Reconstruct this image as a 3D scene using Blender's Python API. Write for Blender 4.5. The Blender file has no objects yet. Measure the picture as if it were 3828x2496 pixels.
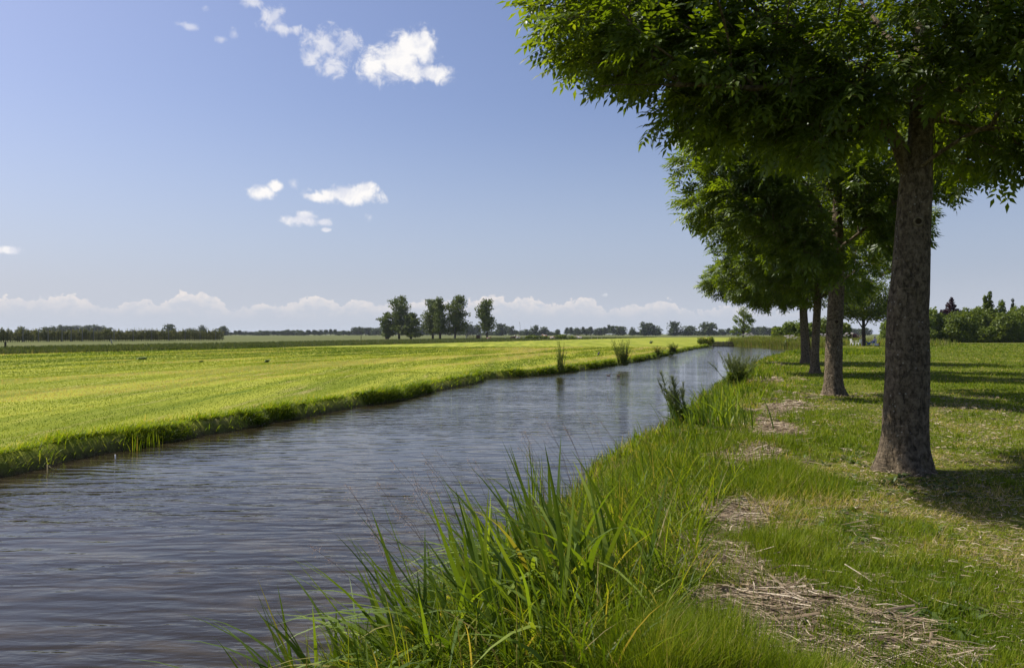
import bpy, math, random
import numpy as np
from mathutils import Vector

# ------------------------------------------------------------------ camera, sky, sun, exposure
sc = bpy.context.scene
COL = sc.collection
FPX, CX, CY, CAMH = 3000.0, 1914.0, 1248.0, 1.6      # focal length and centre in photo pixels
cam_d = bpy.data.cameras.new("camera"); cam = bpy.data.objects.new("camera", cam_d); COL.objects.link(cam)
cam_d.sensor_width = 36.0; cam_d.lens = 36.0 * FPX / 3828.0
cam_d.clip_start = 0.05; cam_d.clip_end = 20000
cam.location = (0, 0, CAMH); cam.rotation_euler = (math.radians(90), 0, 0)
sc.camera = cam

SUN_EL, SUN_AZ = 51.0, -66.0        # azimuth measured from +Y towards +X
el, az = math.radians(SUN_EL), math.radians(SUN_AZ)
sun_dir = Vector((math.cos(el) * math.sin(az), math.cos(el) * math.cos(az), math.sin(el)))
sun_d = bpy.data.lights.new("sun", 'SUN'); sun_d.energy = 5.0; sun_d.angle = math.radians(0.53); sun_d.color = (1.0, 0.93, 0.82)
sun = bpy.data.objects.new("sun", sun_d); COL.objects.link(sun)
sun.rotation_euler = sun_dir.to_track_quat('Z', 'Y').to_euler(); sun.location = (-30, 20, 60)

sc.view_settings.view_transform = 'Standard'; sc.view_settings.look = 'None'
sc.view_settings.gamma = 1.0; sc.view_settings.exposure = 0.42
try:
    sc.cycles.max_bounces = 6; sc.cycles.diffuse_bounces = 3; sc.cycles.glossy_bounces = 3
    sc.cycles.transmission_bounces = 4; sc.cycles.transparent_max_bounces = 4; sc.cycles.volume_bounces = 0
except Exception: pass

SKY_STRENGTH = 0.08
world = bpy.data.worlds.new("World"); sc.world = world; world.use_nodes = True

class NT:
    """tiny helper for writing shader node maths"""
    def __init__(s, tree): s.t = tree; s.n = tree.nodes; s.l = tree.links
    def node(s, typ, **kw):
        n = s.n.new(typ)
        for k, v in kw.items(): setattr(n, k, v)
        return n
    def put(s, sock, v):
        if hasattr(v, 'is_output') or isinstance(v, bpy.types.NodeSocket): s.l.new(v, sock)
        else: sock.default_value = v
    def m(s, op, a, b=None, c=None, clamp=False):
        n = s.node('ShaderNodeMath', operation=op); n.use_clamp = clamp
        s.put(n.inputs[0], a)
        if b is not None: s.put(n.inputs[1], b)
        if c is not None: s.put(n.inputs[2], c)
        return n.outputs[0]
    def mix(s, f, a, b, blend='MIX'):
        n = s.node('ShaderNodeMix', data_type='RGBA', blend_type=blend)
        s.put(n.inputs[0], f); s.put(n.inputs[6], a); s.put(n.inputs[7], b)
        return n.outputs[2]
    def noise(s, vec, scale, detail=4, rough=0.5, dist=0.0):
        n = s.node('ShaderNodeTexNoise'); s.put(n.inputs['Vector'], vec)
        n.inputs['Scale'].default_value = scale; n.inputs['Detail'].default_value = detail
        n.inputs['Roughness'].default_value = rough; n.inputs['Distortion'].default_value = dist
        return n.outputs['Fac']
    def smooth(s, v, a, b, lo=0.0, hi=1.0):
        n = s.node('ShaderNodeMapRange', interpolation_type='SMOOTHSTEP'); s.put(n.inputs[0], v)
        n.inputs[1].default_value = a; n.inputs[2].default_value = b; n.inputs[3].default_value = lo; n.inputs[4].default_value = hi
        return n.outputs[0]
    def mapping(s, vec, scale=(1, 1, 1), rot=(0, 0, 0)):
        n = s.node('ShaderNodeMapping'); s.put(n.inputs['Vector'], vec)
        n.inputs['Scale'].default_value = scale; n.inputs['Rotation'].default_value = rot
        return n.outputs[0]
    def ramp(s, fac, stops):
        n = s.node('ShaderNodeValToRGB'); s.put(n.inputs[0], fac); e = n.color_ramp.elements
        while len(e) < len(stops): e.new(0.5)
        for i, (p, c) in enumerate(stops): e[i].position = p; e[i].color = (c[0], c[1], c[2], 1)
        return n.outputs[0]

def build_world():
    t = world.node_tree; t.nodes.clear(); g = NT(t)
    sky = g.node('ShaderNodeTexSky', sky_type='NISHITA'); sky.sun_disc = False
    sky.sun_elevation = el; sky.sun_rotation = az
    sky.altitude = 0; sky.air_density = 1.15; sky.dust_density = 1.6; sky.ozone_density = 3.0
    tc = g.node('ShaderNodeTexCoord'); D = tc.outputs['Generated']
    sep = g.node('ShaderNodeSeparateXYZ'); g.l.new(D, sep.inputs[0]); x, y, z = sep.outputs
    A = g.m('ARCTAN2', x, y)                                    # azimuth
    hor = g.m('SQRT', g.m('ADD', g.m('MULTIPLY', x, x), g.m('MULTIPLY', y, y)))
    V = g.m('DIVIDE', z, g.m('MAXIMUM', hor, 0.001))            # tangent of the elevation
    base = g.mix(1.0, sky.outputs[0], (1.0, 0.93, 1.07, 1), 'MULTIPLY')
    # pale, moist air low over the land
    low = g.m('MULTIPLY', g.smooth(V, 0.0, 0.30, 1.0, 0.0), 0.60)
    base = g.mix(low, base, (4.7, 5.5, 7.2, 1))
    base = g.mix(g.smooth(V, 0.0, 0.085, 0.75, 0.0), base, (5.5, 5.95, 6.75, 1))
    # turbulence in direction space
    n1 = g.noise(D, 26.0, 8, 0.64, 0.9); n2 = g.noise(D, 70.0, 6, 0.62, 0.5)
    turb = g.m('ADD', g.m('SUBTRACT', n1, 0.5), g.m('MULTIPLY', g.m('SUBTRACT', n2, 0.5), 1.15))
    def azel(px, py, rx, ry):
        X = px * 1.6084 - CX; Y = CY - py * 1.6084; h = math.hypot(FPX, X)
        k = 1.6084 * FPX / (h * h)
        return math.atan2(X, FPX), Y / h, rx * k, ry * 1.6084 / h
    def blobs(lst, amp, soft):
        tot = None
        for (px, py, rx, ry) in lst:
            a0, v0, ra, rv = azel(px, py, rx, ry)
            da = g.m('MULTIPLY', g.m('SUBTRACT', A, a0), 1 / ra); dv = g.m('MULTIPLY', g.m('SUBTRACT', V, v0), 1 / rv)
            r = g.m('SUBTRACT', 1.0, g.m('SQRT', g.m('ADD', g.m('MULTIPLY', da, da), g.m('MULTIPLY', dv, dv))))
            tot = r if tot is None else g.m('SMOOTH_MAX', tot, r, 0.25)
        d = g.m('ADD', g.m('ADD', tot, 0.20), g.m('MULTIPLY', turb, amp))
        return g.smooth(d, 0.0, soft)
    thick = blobs([(925, 140, 74, 52), (978, 112, 38, 48), (1012, 172, 40, 24), (868, 158, 42, 38), (986, 82, 14, 26),
                   (800, 456, 84, 20), (815, 448, 48, 24), (852, 444, 26, 20), (735, 458, 36, 12),
                   (612, 448, 38, 17), (640, 436, 18, 14), (705, 512, 48, 15), (708, 500, 24, 14), (750, 517, 22, 11), (757, 534, 13, 6),
                   (12, 581, 40, 11), (950, 165, 60, 26), (945, 105, 40, 34)], 1.5, 0.8)
    wisp = blobs([(765, 108, 62, 38), (728, 130, 34, 34), (776, 150, 26, 34), (806, 96, 36, 24),
                  (640, 42, 26, 28), (662, 68, 46, 16), (584, 4, 24, 16), (1408, 684, 12, 6)], 2.4, 1.05)
    faint = blobs([(546, 80, 13, 14), (440, 62, 22, 10), (478, 18, 12, 10), (515, 92, 16, 8), (683, 427, 12, 14), (858, 506, 12, 9), (1572, 335, 14, 12), (1575, 382, 16, 7)], 2.6, 1.5)
    wisp0 = g.m('MULTIPLY', faint, 0.45)
    wisp = g.m('MAXIMUM', g.m('MULTIPLY', wisp, 0.68), wisp0)
    # the bank of cumulus far off along the horizon
    prof = [(-200, 690), (0, 680), (60, 684), (100, 679), (150, 667), (190, 680), (215, 685), (240, 704), (268, 702), (300, 688), (330, 683), (380, 689), (420, 671),
            (500, 677), (520, 686), (540, 706), (570, 700), (600, 690), (640, 694), (658, 702), (672, 689), (700, 684), (745, 674), (770, 690),
            (830, 688), (890, 700), (915, 702), (950, 690), (1000, 687), (1060, 693), (1100, 689), (1160, 675), (1182, 692), (1200, 678), (1262, 690), (1290, 700),
            (1340, 682), (1390, 694), (1440, 706), (1490, 690), (1540, 686), (1590, 708), (1640, 714), (1690, 698), (1730, 704), (1780, 716), (1850, 712), (1920, 735), (2000, 772), (2600, 775)]
    fc = g.node('ShaderNodeFloatCurve'); cv = fc.mapping.curves[0]
    pts = []
    for (px, py) in prof:
        a0, v0, _, _ = azel(px, py, 1, 1); pts.append(((a0 + 0.8) / 1.6, v0 / 0.1))
    while len(cv.points) < len(pts): cv.points.new(0.5, 0.5)
    pts.sort()
    for i, (a0, v0) in enumerate(pts): cv.points[i].location = (a0, v0); cv.points[i].handle_type = 'AUTO'
    fc.mapping.update(); g.l.new(g.m('MULTIPLY', g.m('ADD', A, 0.8), 1 / 1.6), fc.inputs['Value'])
    top = g.m('SUBTRACT', g.m('MULTIPLY', fc.outputs[0], 0.1), 0.0055)
    vD = g.mapping(D, (1, 1, 1.35))
    b1 = g.noise(vD, 46.0, 8, 0.62, 0.3); b2 = g.noise(vD, 130.0, 5, 0.55, 0.2)
    bil = g.m('ADD', g.m('MULTIPLY', g.m('SUBTRACT', b1, 0.5), 0.030), g.m('MULTIPLY', g.m('SUBTRACT', b2, 0.5), 0.018))
    dd = g.m('ADD', g.m('SUBTRACT', top, V), bil)
    edge = g.smooth(dd, 0.0, 0.0028)
    # shading painted into the bank: crowns brighter, hollows greyer
    bank_shade = g.noise(vD, 60.0, 6, 0.6, 0.3)
    crown = g.m('MULTIPLY', g.smooth(dd, 0.018, 0.001), 1.0)
    bright = g.m('ADD', g.m('MULTIPLY', crown, 0.65), g.m('MULTIPLY', g.m('SUBTRACT', bank_shade, 0.45), 3.2), clamp=True)
    ccol = g.mix(bright, (6.0, 6.2, 6.8, 1), (8.6, 7.9, 7.5, 1))
    fade = g.m('MULTIPLY', g.smooth(V, 0.010, 0.052), 0.80)
    rightfade = g.smooth(A, 0.42, 0.30)
    base2 = g.mix(g.m('MULTIPLY', g.m('MULTIPLY', edge, fade), rightfade), base, ccol)
    shade = g.noise(D, 26.0, 5, 0.6, 0.2)
    wcol = g.mix(g.smooth(shade, 0.36, 0.56), (6.9, 7.1, 8.0, 1), (9.3, 9.1, 9.0, 1))
    b3 = g.mix(wisp, base2, wcol)
    b4 = g.mix(thick, b3, wcol)
    bg = g.node('ShaderNodeBackground'); g.l.new(b4, bg.inputs[0]); bg.inputs[1].default_value = SKY_STRENGTH
    out = g.node('ShaderNodeOutputWorld'); g.l.new(bg.outputs[0], out.inputs[0])
build_world()

# ------------------------------------------------------------------ helpers
def at(px, py, z=0.0):
    """point at height z seen at photo position (px,py), in units of the 2380-wide view"""
    x = px * 1.6084; y = py * 1.6084
    Y = FPX * (CAMH - z) / (y - CY); return ((x - CX) * Y / FPX, Y, z)
def at_src(x, Y): return (x - CX) * Y / FPX
def fract(a): return a - np.floor(a)
def vnoise(x, y, s, seed=0.0):
    x = np.asarray(x, float) * s; y = np.asarray(y, float) * s
    ix = np.floor(x); iy = np.floor(y); fx = x - ix; fy = y - iy
    fx = fx * fx * (3 - 2 * fx); fy = fy * fy * (3 - 2 * fy)
    h = lambda a, b: fract(np.sin(a * 127.1 + b * 311.7 + seed * 74.7) * 43758.5453)
    return (h(ix, iy) * (1 - fx) + h(ix + 1, iy) * fx) * (1 - fy) + (h(ix, iy + 1) * (1 - fx) + h(ix + 1, iy + 1) * fx) * fy
def fbm(x, y, s, seed=0.0, o=3):
    t = 0; a = 0.5; n = 0
    for i in range(o): t = t + a * vnoise(x, y, s * 2 ** i, seed + i * 3.1); n += a; a *= 0.5
    return t / n
def sstep(v, a, b):
    t = np.clip((v - a) / (b - a), 0, 1); return t * t * (3 - 2 * t)

def mesh(name, V, F, mat, parent=None, smooth=False, attrs=None, mats=None, midx=None):
    V = np.asarray(V, np.float32); F = np.asarray(F, np.int32); k = F.shape[1]
    me = bpy.data.meshes.new(name)
    me.vertices.add(len(V)); me.vertices.foreach_set('co', V.ravel())
    me.loops.add(F.size); me.loops.foreach_set('vertex_index', F.ravel())
    me.polygons.add(len(F)); me.polygons.foreach_set('loop_start', np.arange(0, F.size, k, dtype=np.int32))
    me.polygons.foreach_set('loop_total', np.full(len(F), k, np.int32))
    if smooth: me.polygons.foreach_set('use_smooth', np.ones(len(F), bool))
    for m in (mats or [mat]): me.materials.append(m)
    if midx is not None: me.polygons.foreach_set('material_index', np.asarray(midx, np.int32))
    for a, arr in (attrs or {}).items():
        arr = np.asarray(arr, np.float32)
        if arr.ndim == 1: at_ = me.attributes.new(a, 'FLOAT', 'POINT'); at_.data.foreach_set('value', arr)
        else: at_ = me.attributes.new(a, 'FLOAT_VECTOR', 'POINT'); at_.data.foreach_set('vector', arr.ravel())
    me.update(calc_edges=True); me.validate()
    o = bpy.data.objects.new(name, me); COL.objects.link(o)
    if parent is not None: o.parent = parent
    return o
def tag(o, label=None, cat=None, group=None, kind=None):
    if label: o['label'] = label
    if cat: o['category'] = cat
    if group: o['group'] = group
    if kind: o['kind'] = kind
    return o
def empty(name, loc=(0, 0, 0), rz=0.0):
    o = bpy.data.objects.new(name, None); COL.objects.link(o); o.location = loc; o.rotation_euler = (0, 0, rz)
    o.empty_display_size = 0.3; return o
def copy_tree(o, parent=None):
    c = o.copy(); COL.objects.link(c)
    if parent is not None: c.parent = parent
    for ch in list(o.children): copy_tree(ch, c)
    return c

class MB:
    """collects lofts, boxes and balls into one mesh (quads; triangles kept as degenerate-free separate list)"""
    def __init__(s): s.v = []; s.f = []; s.n = 0
    def add(s, V, F):
        V = np.asarray(V, float); s.v.append(V); s.f += [tuple(int(i) + s.n for i in f) for f in F]; s.n += len(V)
    def box(s, c, size, rz=0.0, tilt=None):
        a = np.array([[x, y, z] for z in (-.5, .5) for y in (-.5, .5) for x in (-.5, .5)]) * size
        if tilt is not None: a = a @ np.array(rotm(*tilt)).T
        a = a @ np.array(rotm(0, 0, rz)).T + np.array(c)
        s.add(a, [(0, 2, 3, 1), (4, 5, 7, 6), (0, 1, 5, 4), (2, 6, 7, 3), (0, 4, 6, 2), (1, 3, 7, 5)])
    def loft(s, pts, rad, n=8, squash=None, cap=True):
        P = np.asarray(pts, float); N = len(P); rad = np.asarray(rad, float)
        T = np.gradient(P, axis=0); T /= np.linalg.norm(T, axis=1)[:, None] + 1e-9
        ref = np.array([0, 0, 1.0]) if abs(T[0][2]) < 0.8 else np.array([1.0, 0, 0])
        rows = []
        for i in range(N):
            u = np.cross(ref, T[i]); 
            if np.linalg.norm(u) < 1e-6: u = np.array([1.0, 0, 0])
            u /= np.linalg.norm(u); w = np.cross(T[i], u)
            a = np.linspace(0, 2 * math.pi, n, endpoint=False)
            r = rad[i]; ru, rw = (r if np.ndim(r) == 0 else r[0]), (r if np.ndim(r) == 0 else r[1])
            rows.append(P[i] + np.outer(np.cos(a) * ru, u) + np.outer(np.sin(a) * rw, w))
        V = np.vstack(rows); F = []
        for i in range(N - 1):
            for j in range(n): F.append((i * n + j, i * n + (j + 1) % n, (i + 1) * n + (j + 1) % n, (i + 1) * n + j))
        if cap: F.append(tuple(reversed(range(n)))); F.append(tuple((N - 1) * n + j for j in range(n)))
        s.add(V, F)
    def ball(s, c, r, n=8, m=6):
        r = np.array(r if np.ndim(r) else (r, r, r)); V = [(0, 0, -1)]; F = []
        for i in range(1, m):
            p = -math.pi / 2 + math.pi * i / m
            for j in range(n): q = 2 * math.pi * j / n; V.append((math.cos(p) * math.cos(q), math.cos(p) * math.sin(q), math.sin(p)))
        V.append((0, 0, 1)); V = np.array(V) * r + np.array(c); L = len(V) - 1
        for j in range(n): F.append((0, 1 + (j + 1) % n, 1 + j)); F.append((L, 1 + (m - 2) * n + j, 1 + (m - 2) * n + (j + 1) % n))
        for i in range(m - 2):
            for j in range(n): a = 1 + i * n; F.append((a + j, a + (j + 1) % n, a + n + (j + 1) % n, a + n + j))
        s.add(V, F)
    def build(s, name, mat, parent=None, smooth=True):
        me = bpy.data.meshes.new(name); V = np.vstack(s.v) if s.v else np.zeros((0, 3))
        me.from_pydata(V.tolist(), [], s.f); me.materials.append(mat)
        if smooth: me.polygons.foreach_set('use_smooth', np.ones(len(me.polygons), bool))
        me.update(); o = bpy.data.objects.new(name, me); COL.objects.link(o)
        if parent is not None: o.parent = parent
        return o
def rotm(rx, ry, rz):
    from mathutils import Euler
    return [list(r) for r in Euler((rx, ry, rz)).to_matrix()]

# ------------------------------------------------------------------ materials
def new_mat(name):
    m = bpy.data.materials.new(name); m.use_nodes = True; m.node_tree.nodes.clear(); return m, NT(m.node_tree)
def finish(m, g, shader):
    o = g.node('ShaderNodeOutputMaterial'); g.l.new(shader, o.inputs[0]); return m
def bsdf(g, col, rough=0.8, spec=0.3, bump=None, bstr=0.3, bdist=0.02):
    p = g.node('ShaderNodeBsdfPrincipled'); g.put(p.inputs['Base Color'], col); g.put(p.inputs['Roughness'], rough)
    p.inputs['Specular IOR Level'].default_value = spec
    if bump is not None:
        b = g.node('ShaderNodeBump'); b.inputs['Strength'].default_value = bstr; b.inputs['Distance'].default_value = bdist
        g.l.new(bump, b.inputs['Height']); g.l.new(b.outputs[0], p.inputs['Normal'])
    return p.outputs[0]
def attr(g, name):
    a = g.node('ShaderNodeAttribute'); a.attribute_name = name; return a.outputs['Fac']
def leaf_mat(name, stops, trans=0.45, tcol=(1.5, 1.6, 0.6), gloss=0.12, rough=0.4, patch=0.0, pscale=0.4, pcol=(0.1, 0.1, 0.03)):
    """thin leaves: diffuse on the lit side, light glowing through, a little sheen"""
    m, g = new_mat(name); c = g.ramp(attr(g, 'tint'), stops)
    if patch:
        pos = g.node('ShaderNodeNewGeometry').outputs['Position']
        f = g.smooth(g.noise(pos, pscale, 4, 0.6), 0.42, 0.62, 0.0, patch); c = g.mix(f, c, (*pcol, 1))
    d = g.node('ShaderNodeBsdfDiffuse'); g.l.new(c, d.inputs[0])
    t = g.node('ShaderNodeBsdfTranslucent'); g.l.new(g.mix(1.0, c, (*tcol, 1), 'MULTIPLY'), t.inputs[0])
    mx = g.node('ShaderNodeMixShader'); mx.inputs[0].default_value = trans
    g.l.new(d.outputs[0], mx.inputs[1]); g.l.new(t.outputs[0], mx.inputs[2])
    gl = g.node('ShaderNodeBsdfGlossy'); gl.inputs['Roughness'].default_value = rough; gl.inputs[0].default_value = (0.9, 0.95, 1, 1)
    m2 = g.node('ShaderNodeMixShader'); lw = g.node('ShaderNodeLayerWeight'); lw.inputs[0].default_value = 0.25
    g.l.new(g.m('MULTIPLY', g.m('ADD', lw.outputs['Facing'], 0.15), gloss), m2.inputs[0])
    g.l.new(mx.outputs[0], m2.inputs[1]); g.l.new(gl.outputs[0], m2.inputs[2])
    return finish(m, g, m2.outputs[0])
def plain(name, col, rough=0.6, spec=0.3, var=0.15, scale=8.0):
    m, g = new_mat(name); tc = g.node('ShaderNodeTexCoord').outputs['Object']
    n = g.noise(tc, scale, 5, 0.6); c = g.mix(g.smooth(n, 0.3, 0.7), (*[x * (1 - var) for x in col], 1), (*[min(1, x * (1 + var)) for x in col], 1))
    return finish(m, g, bsdf(g, c, rough, spec, n, 0.2, 0.01))

M = {}
M['ash'] = leaf_mat('ash_leaf', [(0, (0.044, 0.074, 0.007)), (0.55, (0.090, 0.135, 0.011)), (1, (0.18, 0.23, 0.020))], 0.53, (2.0, 1.9, 0.45), 0.10, 0.45)
M['lawn'] = leaf_mat('lawn_grass', [(0, (0.068, 0.118, 0.008)), (0.45, (0.145, 0.200, 0.012)), (0.74, (0.22, 0.255, 0.026)), (0.84, (0.36, 0.29, 0.11)), (1, (0.42, 0.33, 0.15))], 0.38, (1.45, 1.45, 0.45), 0.015, 0.5)
M['bank'] = leaf_mat('bank_grass', [(0, (0.062, 0.108, 0.008)), (0.55, (0.132, 0.192, 0.013)), (0.82, (0.25, 0.29, 0.025)), (0.9, (0.29, 0.23, 0.08)), (1, (0.35, 0.27, 0.12))], 0.52, (1.5, 1.45, 0.4), 0.025, 0.45)
M['stubble'] = leaf_mat('mown_grass', [(0, (0.070, 0.120, 0.012)), (0.4, (0.175, 0.228, 0.014)), (0.75, (0.270, 0.305, 0.035)), (0.87, (0.38, 0.35, 0.11)), (1, (0.46, 0.38, 0.18))], 0.4, (1.4, 1.35, 0.45), 0.01, 0.5)
M['rough'] = leaf_mat('rough_grass', [(0, (0.06, 0.085, 0.02)), (0.7, (0.10, 0.12, 0.03)), (1, (0.20, 0.16, 0.09))], 0.3, (1.3, 1.3, 0.7), 0.03, 0.5)
M['iris'] = leaf_mat('sword_leaf', [(0, (0.065, 0.115, 0.010)), (0.6, (0.145, 0.215, 0.022)), (0.92, (0.25, 0.32, 0.045)), (0.96, (0.22, 0.22, 0.04)), (1, (0.28, 0.22, 0.08))], 0.45, (1.7, 1.6, 0.45), 0.06, 0.55)
M['weed'] = leaf_mat('weed_leaf', [(0, (0.050, 0.085, 0.014)), (0.6, (0.095, 0.140, 0.026)), (1, (0.17, 0.20, 0.06))], 0.35, (1.4, 1.4, 0.6), 0.08, 0.45)
M['seed'] = leaf_mat('seed_head', [(0, (0.20, 0.15, 0.10)), (0.5, (0.30, 0.20, 0.15)), (1, (0.38, 0.30, 0.22))], 0.3, (1.1, 1.0, 0.9), 0.03, 0.6)
M['litter'] = leaf_mat('dead_reed', [(0, (0.07, 0.05, 0.035)), (0.35, (0.17, 0.125, 0.08)), (0.7, (0.34, 0.265, 0.175)), (1, (0.55, 0.47, 0.36))], 0.1, (1, 1, 1), 0.04, 0.5)
M['willow'] = leaf_mat('willow_leaf', [(0, (0.06, 0.085, 0.016)), (0.6, (0.11, 0.14, 0.028)), (1, (0.19, 0.21, 0.055))], 0.3, (1.2, 1.3, 0.7), 0.05, 0.5)
M['far'] = leaf_mat('far_foliage', [(0, (0.032, 0.052, 0.018)), (0.6, (0.055, 0.080, 0.024)), (1, (0.09, 0.115, 0.035))], 0.25, (1.2, 1.2, 0.8), 0.02, 0.6)
M['hedge'] = leaf_mat('hedge_leaf', [(0, (0.055, 0.085, 0.008)), (0.6, (0.105, 0.145, 0.012)), (1, (0.18, 0.22, 0.02))], 0.35, (1.4, 1.4, 0.6), 0.05, 0.5)
M['bright'] = leaf_mat('bright_leaf', [(0, (0.085, 0.13, 0.016)), (0.6, (0.14, 0.19, 0.025)), (1, (0.22, 0.26, 0.04))], 0.4, (1.4, 1.4, 0.6), 0.05, 0.5)
M['purple'] = leaf_mat('purple_leaf', [(0, (0.020, 0.010, 0.014)), (1, (0.055, 0.022, 0.030))], 0.25, (1.3, 1.0, 1.0), 0.05, 0.5)
M['conifer'] = leaf_mat('conifer_needle', [(0, (0.022, 0.040, 0.012)), (1, (0.050, 0.070, 0.018))], 0.15, (1.2, 1.2, 0.7), 0.03, 0.6)
M['reed'] = leaf_mat('reed_leaf', [(0, (0.11, 0.15, 0.022)), (0.7, (0.22, 0.26, 0.045)), (0.85, (0.26, 0.21, 0.09)), (1, (0.30, 0.24, 0.13))], 0.4, (1.4, 1.35, 0.6), 0.04, 0.5)
M['blossom'] = leaf_mat('white_blossom', [(0, (0.55, 0.48, 0.45)), (1, (0.78, 0.74, 0.72))], 0.3, (1, 1, 1), 0.02, 0.6)
M['shoot'] = leaf_mat('young_shoot_leaf', [(0, (0.13, 0.18, 0.025)), (0.6, (0.20, 0.26, 0.04)), (1, (0.30, 0.34, 0.07))], 0.5, (1.4, 1.35, 0.5), 0.04, 0.5)
M['apple'] = leaf_mat('orchard_leaf', [(0, (0.10, 0.115, 0.04)), (0.6, (0.19, 0.20, 0.07)), (1, (0.34, 0.31, 0.16))], 0.25, (1.2, 1.2, 0.8), 0.04, 0.5)

def bark_mat(name, dark, light, lich=0.5):
    m, g = new_mat(name); tc = g.node('ShaderNodeTexCoord').outputs['Object']
    v = g.mapping(tc, (1, 1, 0.7)); hb = g.mapping(tc, (0.8, 0.8, 5.0))
    n1 = g.noise(v, 20.0, 10, 0.72, 0.25); n2 = g.noise(hb, 6.0, 6, 0.6, 0.3); n3 = g.noise(tc, 34.0, 6, 0.7)
    c = g.mix(g.smooth(n1, 0.33, 0.68), (*dark, 1), (*light, 1))
    c = g.mix(g.smooth(n2, 0.56, 0.72, 0, 0.55), c, (light[0] * 1.35, light[1] * 1.3, light[2] * 1.25, 1))
    spots = g.node('ShaderNodeTexVoronoi'); g.l.new(g.mapping(tc, (1, 1, 1.3)), spots.inputs['Vector']); spots.inputs['Scale'].default_value = 17.0
    sp = g.m('MULTIPLY', g.smooth(g.m('ADD', spots.outputs['Distance'], g.m('MULTIPLY', n3, 0.25)), 0.35, 0.26), g.smooth(g.noise(tc, 4.0, 3, 0.5), 0.48, 0.6))
    c = g.mix(g.m('MULTIPLY', sp, lich), c, (0.40, 0.38, 0.33, 1))
    c = g.mix(g.smooth(g.noise(tc, 2.6, 5, 0.65), 0.56, 0.72, 0, 0.45), c, (0.10, 0.085, 0.03, 1))
    fis = g.noise(g.mapping(tc, (1, 1, 0.22)), 26.0, 6, 0.6, 0.5); c = g.mix(g.smooth(fis, 0.42, 0.30, 0, 0.55), c, (*dark, 1))
    n1 = g.m('ADD', n1, g.m('MULTIPLY', g.smooth(fis, 0.30, 0.46), 0.8))
    h = g.m('ADD', g.m('MULTIPLY', n1, 0.8), g.m('ADD', g.m('MULTIPLY', n2, 0.4), g.m('MULTIPLY', n3, 0.35)))
    return finish(m, g, bsdf(g, c, 0.92, 0.15, h, 1.0, 0.05))
M['bark'] = bark_mat('ash_bark', (0.050, 0.038, 0.025), (0.235, 0.185, 0.125), 0.75)
M['twigbark'] = bark_mat('willow_bark', (0.03, 0.025, 0.018), (0.09, 0.075, 0.055), 0.1)

def ground_material():
    m, g = new_mat('ground_soil_and_turf'); geo = g.node('ShaderNodeNewGeometry'); P = geo.outputs['Position']
    a = g.node('ShaderNodeAttribute'); a.attribute_name = 'zone'; s = g.node('ShaderNodeSeparateXYZ'); g.l.new(a.outputs['Vector'], s.inputs[0])
    field, wild, bare = s.outputs
    fine = g.noise(P, 30.0, 5, 0.7); mid = g.noise(P, 1.3, 5, 0.6); big = g.noise(P, 0.16, 5, 0.6)
    # mowing runs follow the river: stretch the noise along that direction
    st = g.mapping(P, (0.55, 0.030, 1), (0, 0, math.radians(18))); streak = g.noise(st, 1.6, 6, 0.62, 0.25)
    st2 = g.mapping(P, (1.6, 0.09, 1), (0, 0, math.radians(18))); streak2 = g.noise(st2, 1.5, 6, 0.65, 0.4)
    lawn = g.mix(g.smooth(mid, 0.35, 0.65), (0.070, 0.090, 0.008, 1), (0.130, 0.145, 0.014, 1))  # turf colour darkened to stand for shade in gaps between blades
    lawn = g.mix(g.smooth(big, 0.50, 0.70, 0, 0.45), lawn, (0.21, 0.175, 0.05, 1))
    lawn = g.mix(g.smooth(fine, 0.35, 0.7, 0.4, 0.0), lawn, (0.045, 0.06, 0.012, 1))
    fl = g.mix(g.smooth(streak, 0.36, 0.64), (0.15, 0.19, 0.012, 1), (0.31, 0.33, 0.038, 1))
    fl = g.mix(g.smooth(streak2, 0.54, 0.72, 0, 0.7), fl, (0.36, 0.29, 0.13, 1))
    fl = g.mix(g.smooth(streak2, 0.40, 0.27, 0, 0.75), fl, (0.085, 0.145, 0.016, 1))
    fl = g.mix(g.smooth(fine, 0.35, 0.7, 0.15, 0.0), fl, (0.10, 0.14, 0.02, 1))
    wl = g.mix(g.smooth(streak, 0.38, 0.62), (0.070, 0.090, 0.024, 1), (0.125, 0.135, 0.045, 1))
    wl = g.mix(g.smooth(streak2, 0.55, 0.7, 0, 0.5), wl, (0.16, 0.125, 0.065, 1))
    mud = g.mix(g.smooth(fine, 0.3, 0.7), (0.040, 0.028, 0.018, 1), (0.10, 0.072, 0.045, 1))
    c = g.mix(field, lawn, fl); c = g.mix(wild, c, wl)
    # a strip of field nearest the water is thinner and browner
    c = g.mix(bare, c, mud)
    h = g.m('ADD', g.m('MULTIPLY', fine, 0.5), g.m('ADD', mid, g.m('MULTIPLY', streak2, 1.2)))
    return finish(m, g, bsdf(g, c, 0.95, 0.08, h, 0.6, 0.06))
M['ground'] = ground_material()

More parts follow.
